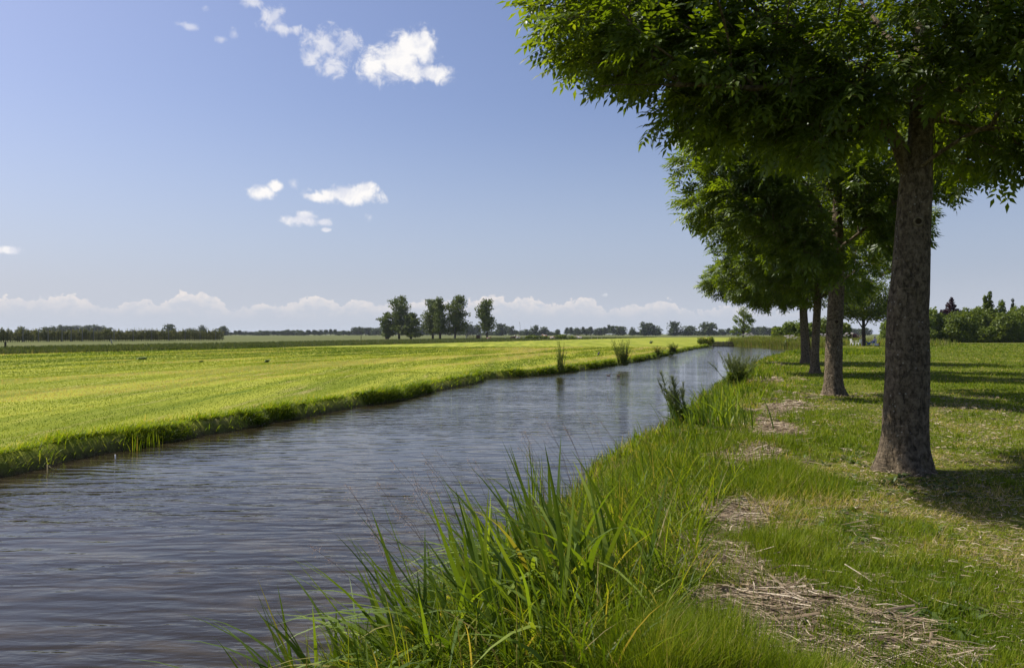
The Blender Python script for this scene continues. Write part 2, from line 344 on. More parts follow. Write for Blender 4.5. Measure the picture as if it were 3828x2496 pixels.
def water_material():
    m, g = new_mat('river_water'); P = g.node('ShaderNodeNewGeometry').outputs['Position']
    w = g.mapping(P, (1.5, 4.8, 1), (0, 0, math.radians(-6))); w2 = g.mapping(P, (5.2, 14.0, 1), (0, 0, math.radians(8)))
    n1 = g.noise(w, 1.0, 1.0, 0.4, 0.35); n2 = g.noise(w2, 1.0, 2.0, 0.5, 0.3)
    gust = g.noise(g.mapping(P, (0.12, 0.35, 1)), 1.0, 3, 0.5)
    h = g.m('MULTIPLY', g.m('ADD', n1, g.m('MULTIPLY', n2, g.smooth(gust, 0.35, 0.65, 0.12, 0.30))), g.smooth(gust, 0.3, 0.7, 0.65, 1.15))
    silt_reflect = g.noise(g.mapping(P, (0.6, 1.6, 1)), 1.4, 6, 0.65, 0.6)  # silt tone, its brown streaks also painted in for shallow reflections
    c = g.mix(g.smooth(silt_reflect, 0.45, 0.68, 0, 0.9), (0.020, 0.016, 0.009, 1), (0.052, 0.042, 0.025, 1))
    p = g.node('ShaderNodeBsdfPrincipled'); g.l.new(c, p.inputs['Base Color']); p.inputs['Roughness'].default_value = 0.02
    p.inputs['IOR'].default_value = 1.333; p.inputs['Specular IOR Level'].default_value = 0.34; p.inputs['Specular Tint'].default_value = (1.0, 0.90, 0.74, 1)
    b = g.node('ShaderNodeBump'); b.inputs['Strength'].default_value = 1.0; b.inputs['Distance'].default_value = 0.030
    g.l.new(h, b.inputs['Height']); g.l.new(b.outputs[0], p.inputs['Normal'])
    return finish(m, g, p.outputs[0])
M['water'] = water_material()
M['white_plastic'] = plain('white_plastic', (0.75, 0.75, 0.74), 0.4, 0.5, 0.03)
M['old_wood'] = plain('weathered_wood', (0.17, 0.14, 0.11), 0.85, 0.1, 0.4, 5.0)
M['dark_wood'] = plain('dark_wet_wood', (0.07, 0.055, 0.045), 0.8, 0.2, 0.4, 5.0)
M['pale_wood'] = plain('pale_post_wood', (0.40, 0.36, 0.30), 0.85, 0.1, 0.25, 9.0)
M['concrete'] = plain('concrete_post', (0.20, 0.19, 0.16), 0.9, 0.1, 0.2, 9.0)
M['scar'] = plain('pruning_scar', (0.16, 0.13, 0.085), 0.9, 0.1, 0.3, 30.0)
M['scarcore'] = plain('scar_hollow', (0.035, 0.025, 0.015), 0.95, 0.05, 0.3, 30.0)

# ------------------------------------------------------------------ river and land
WZ = -0.6
Lp = [(0, 1108), (110, 1086), (230, 1060), (350, 1036), (520, 1001), (690, 972), (830, 947), (950, 925), (1040, 905), (1108, 890), (1122, 880), (1210, 876), (1300, 868), (1430, 849), (1500, 837), (1560, 824), (1600, 814), (1640, 807)]
Lw = [at(px, py, WZ) for px, py in Lp]
LY = np.array([-40, -20] + [p[1] for p in Lw] + [148, 400]); LX = np.array([-21.5, -16.3] + [p[0] for p in Lw] + [36.9, 120])
Rk = [(-40, -16.5), (-6, -5.1), (3.5, -1.95), (5, -1.35), (8, -0.30), (10.5, 0.62), (13.5, 1.55), (16, 2.45), (19.3, 3.55), (26, 6.0), (37, 9.6), (53, 15.5), (62, 19.0), (69, 22.2), (78, 28.5), (85, 33.2), (88, 36.5), (88.6, 43.2), (100, 43.6), (104, 43.4), (110, 42.5), (128, 41.2), (148, 40.4), (400, 90)]
RY = np.array([k[0] for k in Rk], float); RX = np.array([k[1] for k in Rk], float)
END_Y = 147.5
def Lx(y): return np.interp(y, LY, LX) + (vnoise(y, y * 0, 0.7, 5) - .5) * 0.46 + (vnoise(y, y * 0, 3.1, 6) - .5) * 0.12
def Rx(y): return np.interp(y, RY, RX) + (vnoise(y, y * 0, 0.6, 9) - .5) * 0.45 * (np.asarray(y) < 86)
def sd_water(x, y):
    dl = (Lx(y) - x) * 0.95; dr = (x - Rx(y)) * 0.95
    return np.maximum(np.maximum(dl, dr), y - END_Y), dl, dr
def land(x, y):
    x = np.asarray(x, float); y = np.asarray(y, float)
    d, dl, dr = sd_water(x, y); left = dl > dr
    zl = WZ - 0.02 + 0.33 * sstep(d, -0.05, 0.26) + 0.09 * sstep(d, 0.3, 4)
    zr = WZ - 0.02 + 0.62 * sstep(d, -0.1, 1.7)
    side = sstep(dl - dr, -1, 1) * (y < END_Y) + (y >= END_Y)
    z = np.where(d > -0.05, zr + (zl - zr) * side, WZ - 0.02)
    z = z + np.where(d < 0, np.maximum(1.1 * d, -1.0), 0)
    und = (fbm(x, y, 0.22, 2, 3) - .5) * 0.12 * sstep(d, 0.3, 3)
    dist = np.hypot(x, y); und = und * sstep(dist, 0.5, 3) * (1 - 0.7 * sstep(dist, 40, 120))
    return z + und
def ell(x, y, cx, cy, rx, ry, rot=0.0):
    dx = x - cx; dy = y - cy; c, s = math.cos(rot), math.sin(rot)
    return 1 - np.sqrt(((dx * c + dy * s) / rx) ** 2 + ((-dx * s + dy * c) / ry) ** 2)
PATCH = [(1.42, 4.30, .64, .85, -.30), (1.45, 5.35, .30, .7, -.1), (1.8, 7.1, .42, .95, -.3), (3.1, 10.6, .38, 1.3, -.3), (5.6, 17.0, .5, 1.8, -.3), (4.4, 13.6, .35, 1.2, -.3), (8.6, 27.5, .5, 1.6, -.3), (14.3, 43, .5, 1.5, -.3)]
def litter(x, y):
    v = np.full(np.shape(x), -9.0)
    for p in PATCH: v = np.maximum(v, ell(x, y, *p))
    return v + (fbm(x, y, 2.6, 21) - .5) * 2.3 - .05
def line1(x, y): return x - (-68.7 + 0.345 * y)          # >0 : on the mown side
def zones(x, y):
    d, dl, dr = sd_water(x, y); left = ((dl > dr) | (y > END_Y)) & (y > -60)
    l1 = line1(x, y) + (vnoise(x, y, 0.15, 3) - .5) * 1.2
    # the mown field carries on past the weir, up to a line behind the small tree
    lim = 36.0 + 0.345 * (y - 147)
    mown = left * (l1 > 0) * ((x < lim + 14) | (y < END_Y)) * (y < 420)
    wild = np.where(l1 <= 0, 1.0, 0.0) * 1.0; wild = np.maximum(wild, (y >= 420) * 1.0); wild = np.maximum(wild, ((x >= lim + 14) & (y >= END_Y)) * 1.0)
    wild = np.where((y < END_Y) & (dr >= dl), 0, wild)
    field = np.where(wild > 0, 0, mown * 1.0)
    bare = (1 - sstep(d, -0.02, 0.24)) * 1.0
    near = (np.hypot(x, y) < 60) & (dr > dl)
    bare = np.maximum(bare, np.where(near, .75 * sstep(litter(x, y), -.15, .5) + .35 * sstep((fbm(x, y, 1.7, 19) - .5), .04, .12) * sstep(3.6 - dr, 0, 1), 0))
    return field, wild, np.clip(bare, 0, 1)

def build_ground():
    ang = np.concatenate([np.arange(-180, -46, 4.0), np.arange(-46, 46.01, 0.16), np.arange(50, 180.1, 4.0)])
    rad = [0.0]; r = 0.8
    while r < 9000: rad.append(r); r *= 1.013 if r < 250 else 1.05
    rad = np.array(rad); A, R = np.meshgrid(np.radians(ang), rad)
    X = R * np.sin(A); Y = R * np.cos(A); Z = land(X, Y)
    Z = np.where(R > 1500, -0.15, Z)
    n, k = A.shape; V = np.stack([X, Y, Z], -1).reshape(-1, 3)
    i, j = np.meshgrid(np.arange(n - 1), np.arange(k - 1), indexing='ij')
    F = np.stack([i * k + j, (i + 1) * k + j, (i + 1) * k + j + 1, i * k + j + 1], -1).reshape(-1, 4)[:, ::-1]
    fz, wz, bz = zones(X, Y); zone = np.stack([fz, wz, bz], -1).reshape(-1, 3)
    c = V[F].mean(1); d, dl, dr = sd_water(c[:, 0], c[:, 1]); f2, w2, _ = zones(c[:, 0], c[:, 1])
    cls = np.where(d < 0.0, 3, np.where(f2 > 0.5, 1, np.where(w2 > 0.5, 2, 0)))
    for k_, nm, lb in ((0, 'lawn', None), (1, 'mown_field', None), (2, 'meadow', None), (3, 'riverbed', None)):
        Fk = F[cls == k_]; u, inv = np.unique(Fk, return_inverse=True)
        o = mesh(nm, V[u], inv.reshape(-1, 4), M['ground'], smooth=True, attrs={'zone': zone[u]}); tag(o, kind='structure')
build_ground()

def build_water():
    xs = np.array([-60, 140]); V = [(-60, -60, WZ), (140, -60, WZ), (140, END_Y + 0.6, WZ), (-60, END_Y + 0.6, WZ)]
    o = mesh('river_water', V, [(0, 1, 2, 3)], M['water']); tag(o, kind='structure')
build_water()

# ------------------------------------------------------------------ blades
rng = np.random.default_rng(7)
def blades(P, L, W, out, lean, bend, tint, seg=3, twist=0.5, tipw=0.12):
    """one curved tapering blade per point; returns vertices, triangles, tint attribute"""
    n = len(P); L = np.broadcast_to(L, n); W = np.broadcast_to(W, n); lean = np.broadcast_to(lean, n); bend = np.broadcast_to(bend, n)
    wa = out + math.pi / 2 + rng.normal(0, twist, n); side = np.stack([np.cos(wa), np.sin(wa), np.zeros(n)], -1)
    o = np.stack([np.cos(out), np.sin(out), np.zeros(n)], -1)
    rows = []; ns = seg + 1
    for i in range(ns):
        t = i / seg
        a = lean + bend * t                                # angle from vertical grows along the blade
        am = lean + bend * t * 0.5
        c = P + o * (np.sin(am) * L * t)[:, None]; c[:, 2] += np.cos(am) * L * t
        w = W * (1 - t ** 2 * (1 - tipw)) * (0.75 + 0.25 * min(1, t * 3)) * 0.5
        if i < seg: rows += [c - side * w[:, None], c + side * w[:, None]]
        else: rows += [c]
    V = np.stack(rows, 1); k = V.shape[1]; F = []
    for i in range(seg - 1):
        a = 2 * i; F += [(a, a + 1, a + 3), (a, a + 3, a + 2)]
    a = 2 * (seg - 1); F.append((a, a + 1, a + 2)); F = np.array(F)
    FF = (np.arange(n)[:, None, None] * k + F[None]).reshape(-1, 3)
    return V.reshape(-1, 3), FF, np.repeat(tint, k)
def lodpoints(n, d0, d1, a0, a1, gamma=1.0):
    """random spots, thinning out with distance; angles in degrees from +Y"""
    u = rng.random(n) ** gamma; r = d0 * (d1 / d0) ** u; a = np.radians(a0 + (a1 - a0) * rng.random(n))
    return r * np.sin(a), r * np.cos(a), r
def put_blades(name, label, x, y, L, W, out, lean, bend, tint, mat, seg=3, sink=0.01, z=None, group=None):
    zz = land(x, y) - sink if z is None else z
    V, F, T = blades(np.stack([x, y, zz], -1), L, W, out, lean, bend, tint, seg)
    o = mesh(name, V, F, mat, attrs={'tint': T}); return tag(o, label, None, group, 'stuff')

TREES = [(4.55, 9.25), (8.4, 21.0), (12.15, 32.2), (16.1, 44.0)]
def dryness(x, y):
    v = (fbm(x, y, 0.7, 31, 4) - .50) * 2.4
    for (tx, ty) in TREES: v = np.maximum(v, ell(x, y, tx + .1, ty - .1, 1.5, 1.0) + (fbm(x, y, 2.0, 8) - .5) * .9)
    v = np.maximum(v, ell(x, y, 4.3, 6.6, 1.2, .5) + (fbm(x, y, 2.0, 12) - .5) * .9)
    return v

def build_lawn():
    x, y, r = lodpoints(480000, 3.2, 150, -14, 36, 1.5)
    d, dl, dr = sd_water(x, y); k = (dr > dl) & (dr > 0.7) & (rng.random(len(x)) > sstep(litter(x, y), -0.1, 0.8) * 0.80)
    x, y, r, dr = x[k], y[k], r[k], dr[k]; n = len(x)
    dry = dryness(x, y); clump = fbm(x, y, 3.0, 14); tall = fbm(x, y, 0.8, 17)
    near = 1 - sstep(dr, 2.0, 4.2)
    L = (0.045 + 0.05 * rng.random(n)) * (0.35 + 1.5 * clump) * (1 + near * (0.6 + 2.0 * sstep(tall, .45, .7)))
    W = np.maximum(0.0042, r * 0.00085) * (0.7 + 0.6 * rng.random(n))
    L = np.maximum(L * (1 - .35 * sstep(dry, 0.1, .6)), W * np.where(r > 40, 1.2, 2.5))
    tint = np.clip(0.02 + 0.56 * rng.random(n) + 0.7 * (clump - .5) + 0.35 * (tall - .5) + 0.5 * sstep(dry, -0.02, 0.55) * (rng.random(n) < .7) + 0.4 * (rng.random(n) < .06), 0, 1)
    put_blades('lawn_grass', 'short clover-flecked green lawn grass under the row of trees', x, y, L, W, rng.random(n) * 6.283, np.abs(rng.normal(0.3, .3, n)) + .45 * sstep(dry, 0, .5), rng.random(n) * 1.0, tint, M['lawn'], 2)
def build_bank():
    # rough grass down the near bank
    x, y, r = lodpoints(240000, 3.3, 90, -26, 22, 1.15)
    d, dl, dr = sd_water(x, y); k = (dr > dl) & (dr > 0.02) & (dr < 2.9) & (y < 88)
    k &= rng.random(len(x)) > sstep(litter(x, y), -0.1, 0.6) * 0.8
    k &= rng.random(len(x)) > sstep(dr, 1.7, 2.9) * 0.8
    k &= (r > 5) | (rng.random(len(x)) < .6)
    x, y, r, dr = x[k], y[k], r[k], dr[k]; n = len(x); cl = fbm(x, y, 1.6, 41) * np.where(r < 4.8, .8, 1)
    L = (0.11 + 0.24 * rng.random(n)) * (0.35 + 1.3 * cl) * (1 - 0.5 * sstep(dr, 0.6, 2.6))
    W = np.maximum(0.0055, r * 0.0009) * (0.6 + 1.2 * rng.random(n) ** 2)
    out = math.pi + (fbm(x, y, 3.5, 55) - .5) * 14 + rng.normal(0, .7, n); strw = sstep(fbm(x, y, 1.4, 58), .56, .68) * (rng.random(n) < .5)
    put_blades('bank_grass', 'long rough green grass down the near river bank', x, y, L, W, out, np.abs(rng.normal(.42, .35, n)), rng.random(n) * 1.7, np.clip(rng.random(n) * .80 + .9 * (fbm(x, y, .9, 44) - .5) + .35 * (rng.random(n) < .12) + .5 * strw, 0, 1), M['bank'], 3)
    # taller strip where the ditch turns off
    m = 9000; x = 22.5 + 10.5 * rng.random(m); y = 62 + 16 * rng.random(m); L = .12 + .26 * rng.random(m)
    k = (sd_water(x, y)[0] > .1) & (x < 15.5 + .24 * y); x, y, L = x[k], y[k], L[k]; n = len(x)
    put_blades('ditch_grass', 'tall rough grass strip before the side ditch on the right', x, y, L, .07, rng.random(n) * 6.28, .1, rng.random(n) * .8, rng.random(n) * .85, M['bank'], 2)
def build_left():
    # hanging grass along the far bank
    n = 75000; u = rng.random(n); y = 7 * (160 / 7.0) ** u; y = y[y < 147]; n = len(y)
    # clumpy spread
    d = np.abs(rng.normal(0, .30, n)) * (0.8 + .7 * vnoise(y, y * 0, 1.3, 3)) + .02; x = Lx(y) - d / .95
    gap = vnoise(y, y * 0, 0.55, 77); r = np.hypot(x, y)
    keep = (d > .28) | (rng.random(n) > sstep(gap, .50, .68) * .95); x, y, d, r = x[keep], y[keep], d[keep], r[keep]; n = len(x)
    L = (0.06 + .15 * rng.random(n)) * (.4 + 1.2 * vnoise(x, y, 1.1, 51)) * (1 + .5 * (d < .25))
    W = np.maximum(.006, r * .0009)
    z = land(x, y) - .02
    put_blades('far_bank_grass', 'unmown grass fringe overhanging the far river bank', x, y, L, W, rng.normal(0, .9, n) - .3, np.abs(rng.normal(.35, .3, n)), .5 + rng.random(n) * 1.6, np.clip(rng.random(n) * .85 + .15 * sstep(d, .2, .8), 0, 1), M['bank'], 3, z=z)
    # stubble
    x, y, r = lodpoints(330000, 9, 110, -34, 14, 1.0)
    dd, dl, dr = sd_water(x, y); f, w, b = zones(x, y); k = (dl > dr) & (dl > .3) & (f > .5); x, y, r, dl = x[k], y[k], r[k], dl[k]; n = len(x)
    c, s = math.cos(math.radians(-18.5)), math.sin(math.radians(-18.5))
    u = x * math.cos(math.radians(18.5)) - y * math.sin(math.radians(18.5)); v = x * math.sin(math.radians(18.5)) + y * math.cos(math.radians(18.5))
    row = fbm(u, v * .08, .55, 61, 3); row2 = fbm(u, v * .06, 1.9, 66, 3); row3 = fbm(u, v * .07, .16, 69, 2); tan = sstep(fbm(u, v * .35, .5, 71), .5, .66) * (1 - sstep(dl, 1.5, 6))
    dry = sstep(row2, .58, .72)
    edge = 1 - sstep(dl, .3, 3.0)
    L = (.022 + .03 * rng.random(n)) * (.6 + .9 * row); W = np.maximum(.005, r * .0008)
    L = np.maximum(L, W * 1.6)
    tint = np.clip(.44 + 3.2 * (row - .5) + 1.6 * (row3 - .5) + .7 * tan * (rng.random(n) < .8) + .35 * (rng.random(n) - .5) + .5 * dry * (rng.random(n) < .6) - .25 * edge + .5 * edge * (rng.random(n) < .12), 0, 1)
    put_blades('mown_grass', 'yellow-green mown grass lying in swaths on the far field', x, y, L, W, rng.random(n) * 6.283, np.abs(rng.normal(.5, .35, n)), rng.random(n) * 1.0, tint, M['stubble'], 2)
    # rough strip beyond the field
    y = 62 * (420 / 62.) ** rng.random(45000); x = -68.7 + .345 * y - 26 * rng.random(len(y)) ** 1.5 * (y / 70) ** .5; r = np.hypot(x, y); n = len(x)
    k = zones(x, y)[1] > .5; x, y, r = x[k], y[k], r[k]; n = len(x)
    put_blades('meadow_grass', 'dull green unmown grass strip beyond the bright field', x, y, .18 + .3 * rng.random(n), np.maximum(.05, r * .0012), rng.random(n) * 6.28, .2, rng.random(n), np.clip(rng.random(n) * .75 + .6 * (fbm(x, y, .1, 5) - .45), 0, 1), M['rough'], 2)
build_lawn(); build_bank(); build_left()

def build_litter():
    n = 60000; i = rng.integers(0, len(PATCH), n); w = np.array([6, 2.5, 4, 2.5, 3, 2, 2, 1.2]); i = rng.choice(len(PATCH), n, p=w / w.sum())
    p = np.array(PATCH)[i]; a = rng.random(n) * 6.283; q = np.sqrt(rng.random(n)) * 1.5
    ex = np.cos(a) * q * p[:, 2]; ey = np.sin(a) * q * p[:, 3]; c, s = np.cos(p[:, 4]), np.sin(p[:, 4])
    x = p[:, 0] + ex * c - ey * s; y = p[:, 1] + ex * s + ey * c
    k = (litter(x, y) > -0.05) & (rng.random(n) < .62 * (.4 + 1.2 * fbm(x, y, 5, 77))); x, y = x[k], y[k]
    m = 5200; ys = 3.7 + 26 * rng.random(m) ** 1.8; xs = Rx(ys) + 1.2 + 2.6 * rng.random(m); kk = fbm(xs, ys, 1.7, 19) > .54; x = np.concatenate([x, xs[kk]]); y = np.concatenate([y, ys[kk]])
    m = 30000; xs, ys, _ = lodpoints(m, 3.6, 24, 4, 36, .9); kk = (sd_water(xs, ys)[2] > 1.5) & (rng.random(m) < .12 + 1.1 * sstep(dryness(xs, ys), -.2, .5)); nbig = len(x); x = np.concatenate([x, xs[kk]]); y = np.concatenate([y, ys[kk]]); n = len(x); r = np.hypot(x, y)
    L = .05 + .22 * rng.random(n) ** 1.8; W = np.maximum(.003 + .006 * rng.random(n) ** 2, r * .0007); small = np.arange(n) >= nbig; L = np.where(small, .02 + .06 * rng.random(n), L); W = np.where(small, np.maximum(.0022, r * .0005), W)
    W *= 1 + 1.2 * (rng.random(n) < .12)
    th = rng.normal(-.35, .75, n) + (rng.random(n) < .5) * math.pi; tilt = rng.normal(0, .12, n)
    dx = np.cos(th) * L * np.cos(tilt); dy = np.sin(th) * L * np.cos(tilt); dz = np.sin(tilt) * L
    z = land(x, y) + .006 + .045 * rng.random(n) ** 1.6 + np.abs(dz) * .4
    cen = np.stack([x, y, z], -1); D = np.stack([dx, dy, dz], -1) * .5; S = np.stack([-np.sin(th), np.cos(th), rng.normal(0, .5, n)], -1) * (W * .5)[:, None]; U = np.stack([0 * x, 0 * x, W * .35], -1)
    sag = np.zeros((n, 3)); sag[:, 2] = rng.normal(0, .006, n); sag[:, 0] = rng.normal(0, .008, n)
    V = np.stack([cen - D - S, cen - D + U, cen - D + S, cen - S + sag, cen + U + sag, cen + S + sag, cen + D - S * .6, cen + D + U * .6, cen + D + S * .6], 1)
    F = np.array([(0, 1, 4, 3), (1, 2, 5, 4), (3, 4, 7, 6), (4, 5, 8, 7)])
    FF = (np.arange(n)[:, None, None] * 9 + F[None]).reshape(-1, 4)
    t = np.clip(rng.normal(.5, .28, n), 0, 1)
    o = mesh('reed_litter', V.reshape(-1, 3), FF, M['litter'], attrs={'tint': np.repeat(t, 9)}); tag(o, 'broken dry reed stalks strewn in patches along the bank top', None, None, 'stuff')
build_litter()

# ------------------------------------------------------------------ ash trees of the row
def ash_leaf_template():
    Vs, Fs = [], []; k = 0
    spec = [(0.07, 1), (0.07, -1), (0.13, 1), (0.13, -1), (0.19, 1), (0.19, -1), (0.235, 0)]
    for (s, sd) in spec:
        ln = 0.100 if sd else 0.115; w = 0.0225
        d = np.array([0.55 if sd else 1.0, sd * 0.85, -0.22]); d /= np.linalg.norm(d); sdv = np.cross([0, 0, 1], d); sdv /= np.linalg.norm(sdv)
        b = np.array([s, 0, -s * s * 1.2])
        droop = np.array([0, 0, -0.028])
        Vs += [b, b + d * ln * .42 + sdv * w, b + d * ln * .42 - sdv * w, b + d * ln + droop, b + d * ln * .45 + np.array([0, 0, -.008])]
        Fs += [(k, k + 4, k + 1), (k, k + 2, k + 4), (k + 1, k + 4, k + 3), (k + 4, k + 2, k + 3)]; k += 5
    return np.array(Vs), np.array(Fs)
TV, TF = ash_leaf_template()
def leaf_cloud(pos, direc, size, tint):
    n = len(pos); f = direc / np.linalg.norm(direc, axis=1)[:, None]
    up = np.tile([0, 0, 1.0], (n, 1)) + rng.normal(0, .35, (n, 3)); s = np.cross(up, f); s /= np.linalg.norm(s, axis=1)[:, None] + 1e-9; u = np.cross(f, s)
    R = np.stack([f, s, u], 1)                                   # rows
    V = np.einsum('kj,njc->nkc', TV, R) * size[:, None, None] + pos[:, None, :]
    F = (np.arange(n)[:, None, None] * len(TV) + TF[None]).reshape(-1, 3)
    leaf = np.repeat(tint, len(TV)) + np.repeat(rng.normal(0, .12, n * 7), 5)
    return V.reshape(-1, 3), F, np.clip(leaf, 0, 1)

def tubes(paths, sides=6):
    Vs, Fs, k = [], [], 0; a = np.linspace(0, 2 * math.pi, sides, endpoint=False); ca, sa = np.cos(a), np.sin(a)
    for P, R in paths:
        P = np.asarray(P); N = len(P)
        if N < 2: continue
        T = np.gradient(P, axis=0); T /= np.linalg.norm(T, axis=1)[:, None] + 1e-9
        u = np.cross(T[0], [0.3, 0.2, 1.0]); u /= np.linalg.norm(u) + 1e-9; rows = []
        for i in range(N):
            u = u - T[i] * np.dot(u, T[i]); u /= np.linalg.norm(u) + 1e-9; w = np.cross(T[i], u)
            rows.append(P[i] + R[i] * (np.outer(ca, u) + np.outer(sa, w)))
        Vs.append(np.vstack(rows)); i, j = np.meshgrid(np.arange(N - 1), np.arange(sides), indexing='ij')
        Fs.append(np.stack([i * sides + j, i * sides + (j + 1) % sides, (i + 1) * sides + (j + 1) % sides, (i + 1) * sides + j], -1).reshape(-1, 4) + k); k += N * sides
    return np.vstack(Vs), np.vstack(Fs)

def trunk_mesh(name, prof, root, mat, seed, flare=1.0, sides=40):
    """prof: (x,y,z,radius) in tree space, with root flare, lumps and shallow folds"""
    prof = np.array(prof, float); zs = np.concatenate([np.arange(-.15, .6, .04), np.arange(.6, prof[-1, 2], .09)])
    X = np.interp(zs, prof[:, 2], prof[:, 0]); Y = np.interp(zs, prof[:, 2], prof[:, 1]); R = np.interp(zs, prof[:, 2], prof[:, 3])
    a = np.linspace(0, 2 * math.pi, sides, endpoint=False); A, Z = np.meshgrid(a, zs); Rr = np.repeat(R[:, None], sides, 1)
    fl = np.exp(-np.maximum(Z, -.05) / .20); lob = 1 + fl * flare * (.42 + .26 * np.sin(A * 5 + seed) * .6 + .18 * np.sin(A * 3 + seed * 2.3))
    n = (vnoise(np.cos(A) * 2 + 7, np.sin(A) * 2 + Z * 1.4, 1.3, seed) - .5) * .13 + (vnoise(A * 3, Z * 5, 1.7, seed + 2) - .5) * .045 * (1 + 2.5 * fl)
    Rr = Rr * (lob + n)
    V = np.stack([X[:, None] + Rr * np.cos(A), Y[:, None] + Rr * np.sin(A), Z], -1).reshape(-1, 3)
    i, j = np.meshgrid(np.arange(len(zs) - 1), np.arange(sides), indexing='ij')
    F = np.stack([i * sides + j, i * sides + (j + 1) % sides, (i + 1) * sides + (j + 1) % sides, (i + 1) * sides + j], -1).reshape(-1, 4)
    return V, F

def ash_tree(label, base, seed, prof, lobes, limbs, n_att, scars, leaf=1.0, per=8, zmin=2.9, group='ash trees in a row on the lawn', lf=1.0):
    """lobes: (cx,cy,cz,rx,ry,rz,weight) in tree space; limbs: polylines of (x,y,z) starting on the trunk"""
    r = np.random.default_rng(seed); bx, by = base; bz = float(land(bx, by)); root = empty('ash_tree', (bx, by, bz)); tag(root, label, 'tree', group)
    prof = np.array(prof, float)
    tz = np.arange(prof[0, 2], prof[-1, 2], .25); nodes = [(np.interp(z, prof[:, 2], prof[:, 0]), np.interp(z, prof[:, 2], prof[:, 1]), z) for z in tz]
    par = [i - 1 for i in range(len(nodes))]; plen = list(np.arange(len(nodes)) * .12); limb_id = [0] * len(nodes); ntr = len(nodes)
    paths = []
    def extend(src, pts, lid):
        prev = src; ids = [src]
        for p in pts:
            nodes.append(tuple(p)); par.append(prev); plen.append(plen[prev] + np.linalg.norm(np.subtract(nodes[prev], p))); limb_id.append(lid); prev = len(nodes) - 1; ids.append(prev)
        paths.append(ids); return prev
    nl = 0
    for lm in limbs:
        P = np.array(lm, float); dn = np.linalg.norm(np.array(nodes)[:] - P[0], axis=1); src = int(np.argmin(dn)); lid = limb_id[src]
        if lid == 0: nl += 1; lid = nl
        seg = np.concatenate([[0], np.cumsum(np.linalg.norm(np.diff(P, axis=0), axis=1))]); s = np.arange(.22, seg[-1] + .1, .22)
        pts = np.stack([np.interp(s, seg, P[:, c]) for c in range(3)], -1); 
        ks = np.ones(3) / 3
        if len(pts) > 4:
            for c in range(3): pts[1:-1, c] = np.convolve(pts[:, c], ks, 'valid')
        pts += r.normal(0, .012, pts.shape)
        extend(src, pts, lid)
    W = np.array([l[6] for l in lobes]); W = W / W.sum(); att = []
    while len(att) < n_att:
        l = lobes[r.choice(len(lobes), p=W)]; v = r.normal(0, 1, 3); v /= np.linalg.norm(v); q = r.random() ** .38
        p = np.array(l[:3]) + v * q * np.array(l[3:6])
        if p[2] < zmin: continue
        if vnoise(p[0] + p[2] * .6, p[1] - p[2] * .5, .85, seed) < .30: continue
        att.append(p)
    att = np.array(att); c0 = np.array([prof[-1, 0], prof[-1, 1], 4.0]); att = att[np.argsort(np.linalg.norm((att - c0), axis=1))]
    cap = len(nodes) + n_att * 14; NP = np.zeros((cap, 3)); NP[:len(nodes)] = nodes; PL = np.zeros(cap); PL[:len(nodes)] = plen
    tips = []
    for p in att:
        k = len(nodes); d = NP[:k] - p; dist = np.linalg.norm(d, axis=1); cost = dist + .28 * PL[:k] + np.where(d[:, 2] > .25, d[:, 2] * 1.2, 0)
        cost[:ntr] += .35; cost[:ntr][tz < zmin - .2] += 99
        s = int(np.argmin(cost)); L = dist[s]
        if L < .12: continue
        a = NP[s]; mid = (a + p) / 2 + np.array([0, 0, .12 * L]) + r.normal(0, .06, 3) * L; nn = max(2, int(L / .22)); t = (np.arange(nn) + 1)[:, None] / nn
        pts = (1 - t) ** 2 * a + 2 * t * (1 - t) * mid + t * t * p + r.normal(0, .015, (nn, 3))
        lid = limb_id[s]
        if lid == 0 and L > 1.0: nl += 1; lid = nl
        extend(s, pts, lid); kk = len(nodes); NP[k:kk] = nodes[k:kk]; PL[k:kk] = plen[k:kk]; tips.append(kk - 1)
    N = len(nodes); cnt = np.zeros(N); haschild = np.zeros(N, bool)
    for i in range(N):
        if par[i] >= 0: haschild[par[i]] = True
    cnt[~haschild] = 1
    for i in range(N - 1, -1, -1):
        if par[i] >= 0: cnt[par[i]] += cnt[i]
    rad = .0055 * cnt ** .47; NPa = np.array(nodes)
    trad = np.interp(NPa[:, 2], prof[:, 2], prof[:, 3])
    V, F = trunk_mesh('trunk', prof, root, M['bark'], seed); extra = []; limbsets = {}
    for ids in paths:
        R = rad[ids].copy(); R[0] = min(rad[ids[0]], rad[ids[1]] * 1.35); l = limb_id[ids[-1]]
        R = np.minimum(R, trad[ids[0]] * .8)
        (extra if l == 0 else limbsets.setdefault(l, [])).append((NPa[ids], R))
    if extra: V2, F2 = tubes(extra, 5); F = np.vstack([F, F2 + len(V)]); V = np.vstack([V, V2])
    mesh('trunk', V, F, M['bark'], root, True)
    big = sorted(limbsets.items(), key=lambda kv: -max(p[1].max() for p in kv[1])); 
    for l, ps in big:
        ps2 = ps
        V, F = tubes(ps2, 7); mesh('limb', V, F, M['bark'], root, True)
    # foliage: pinnate leaves round the shoot ends
    pos, dr = [], []; cen = np.array([prof[-1, 0], prof[-1, 1], 5.0])
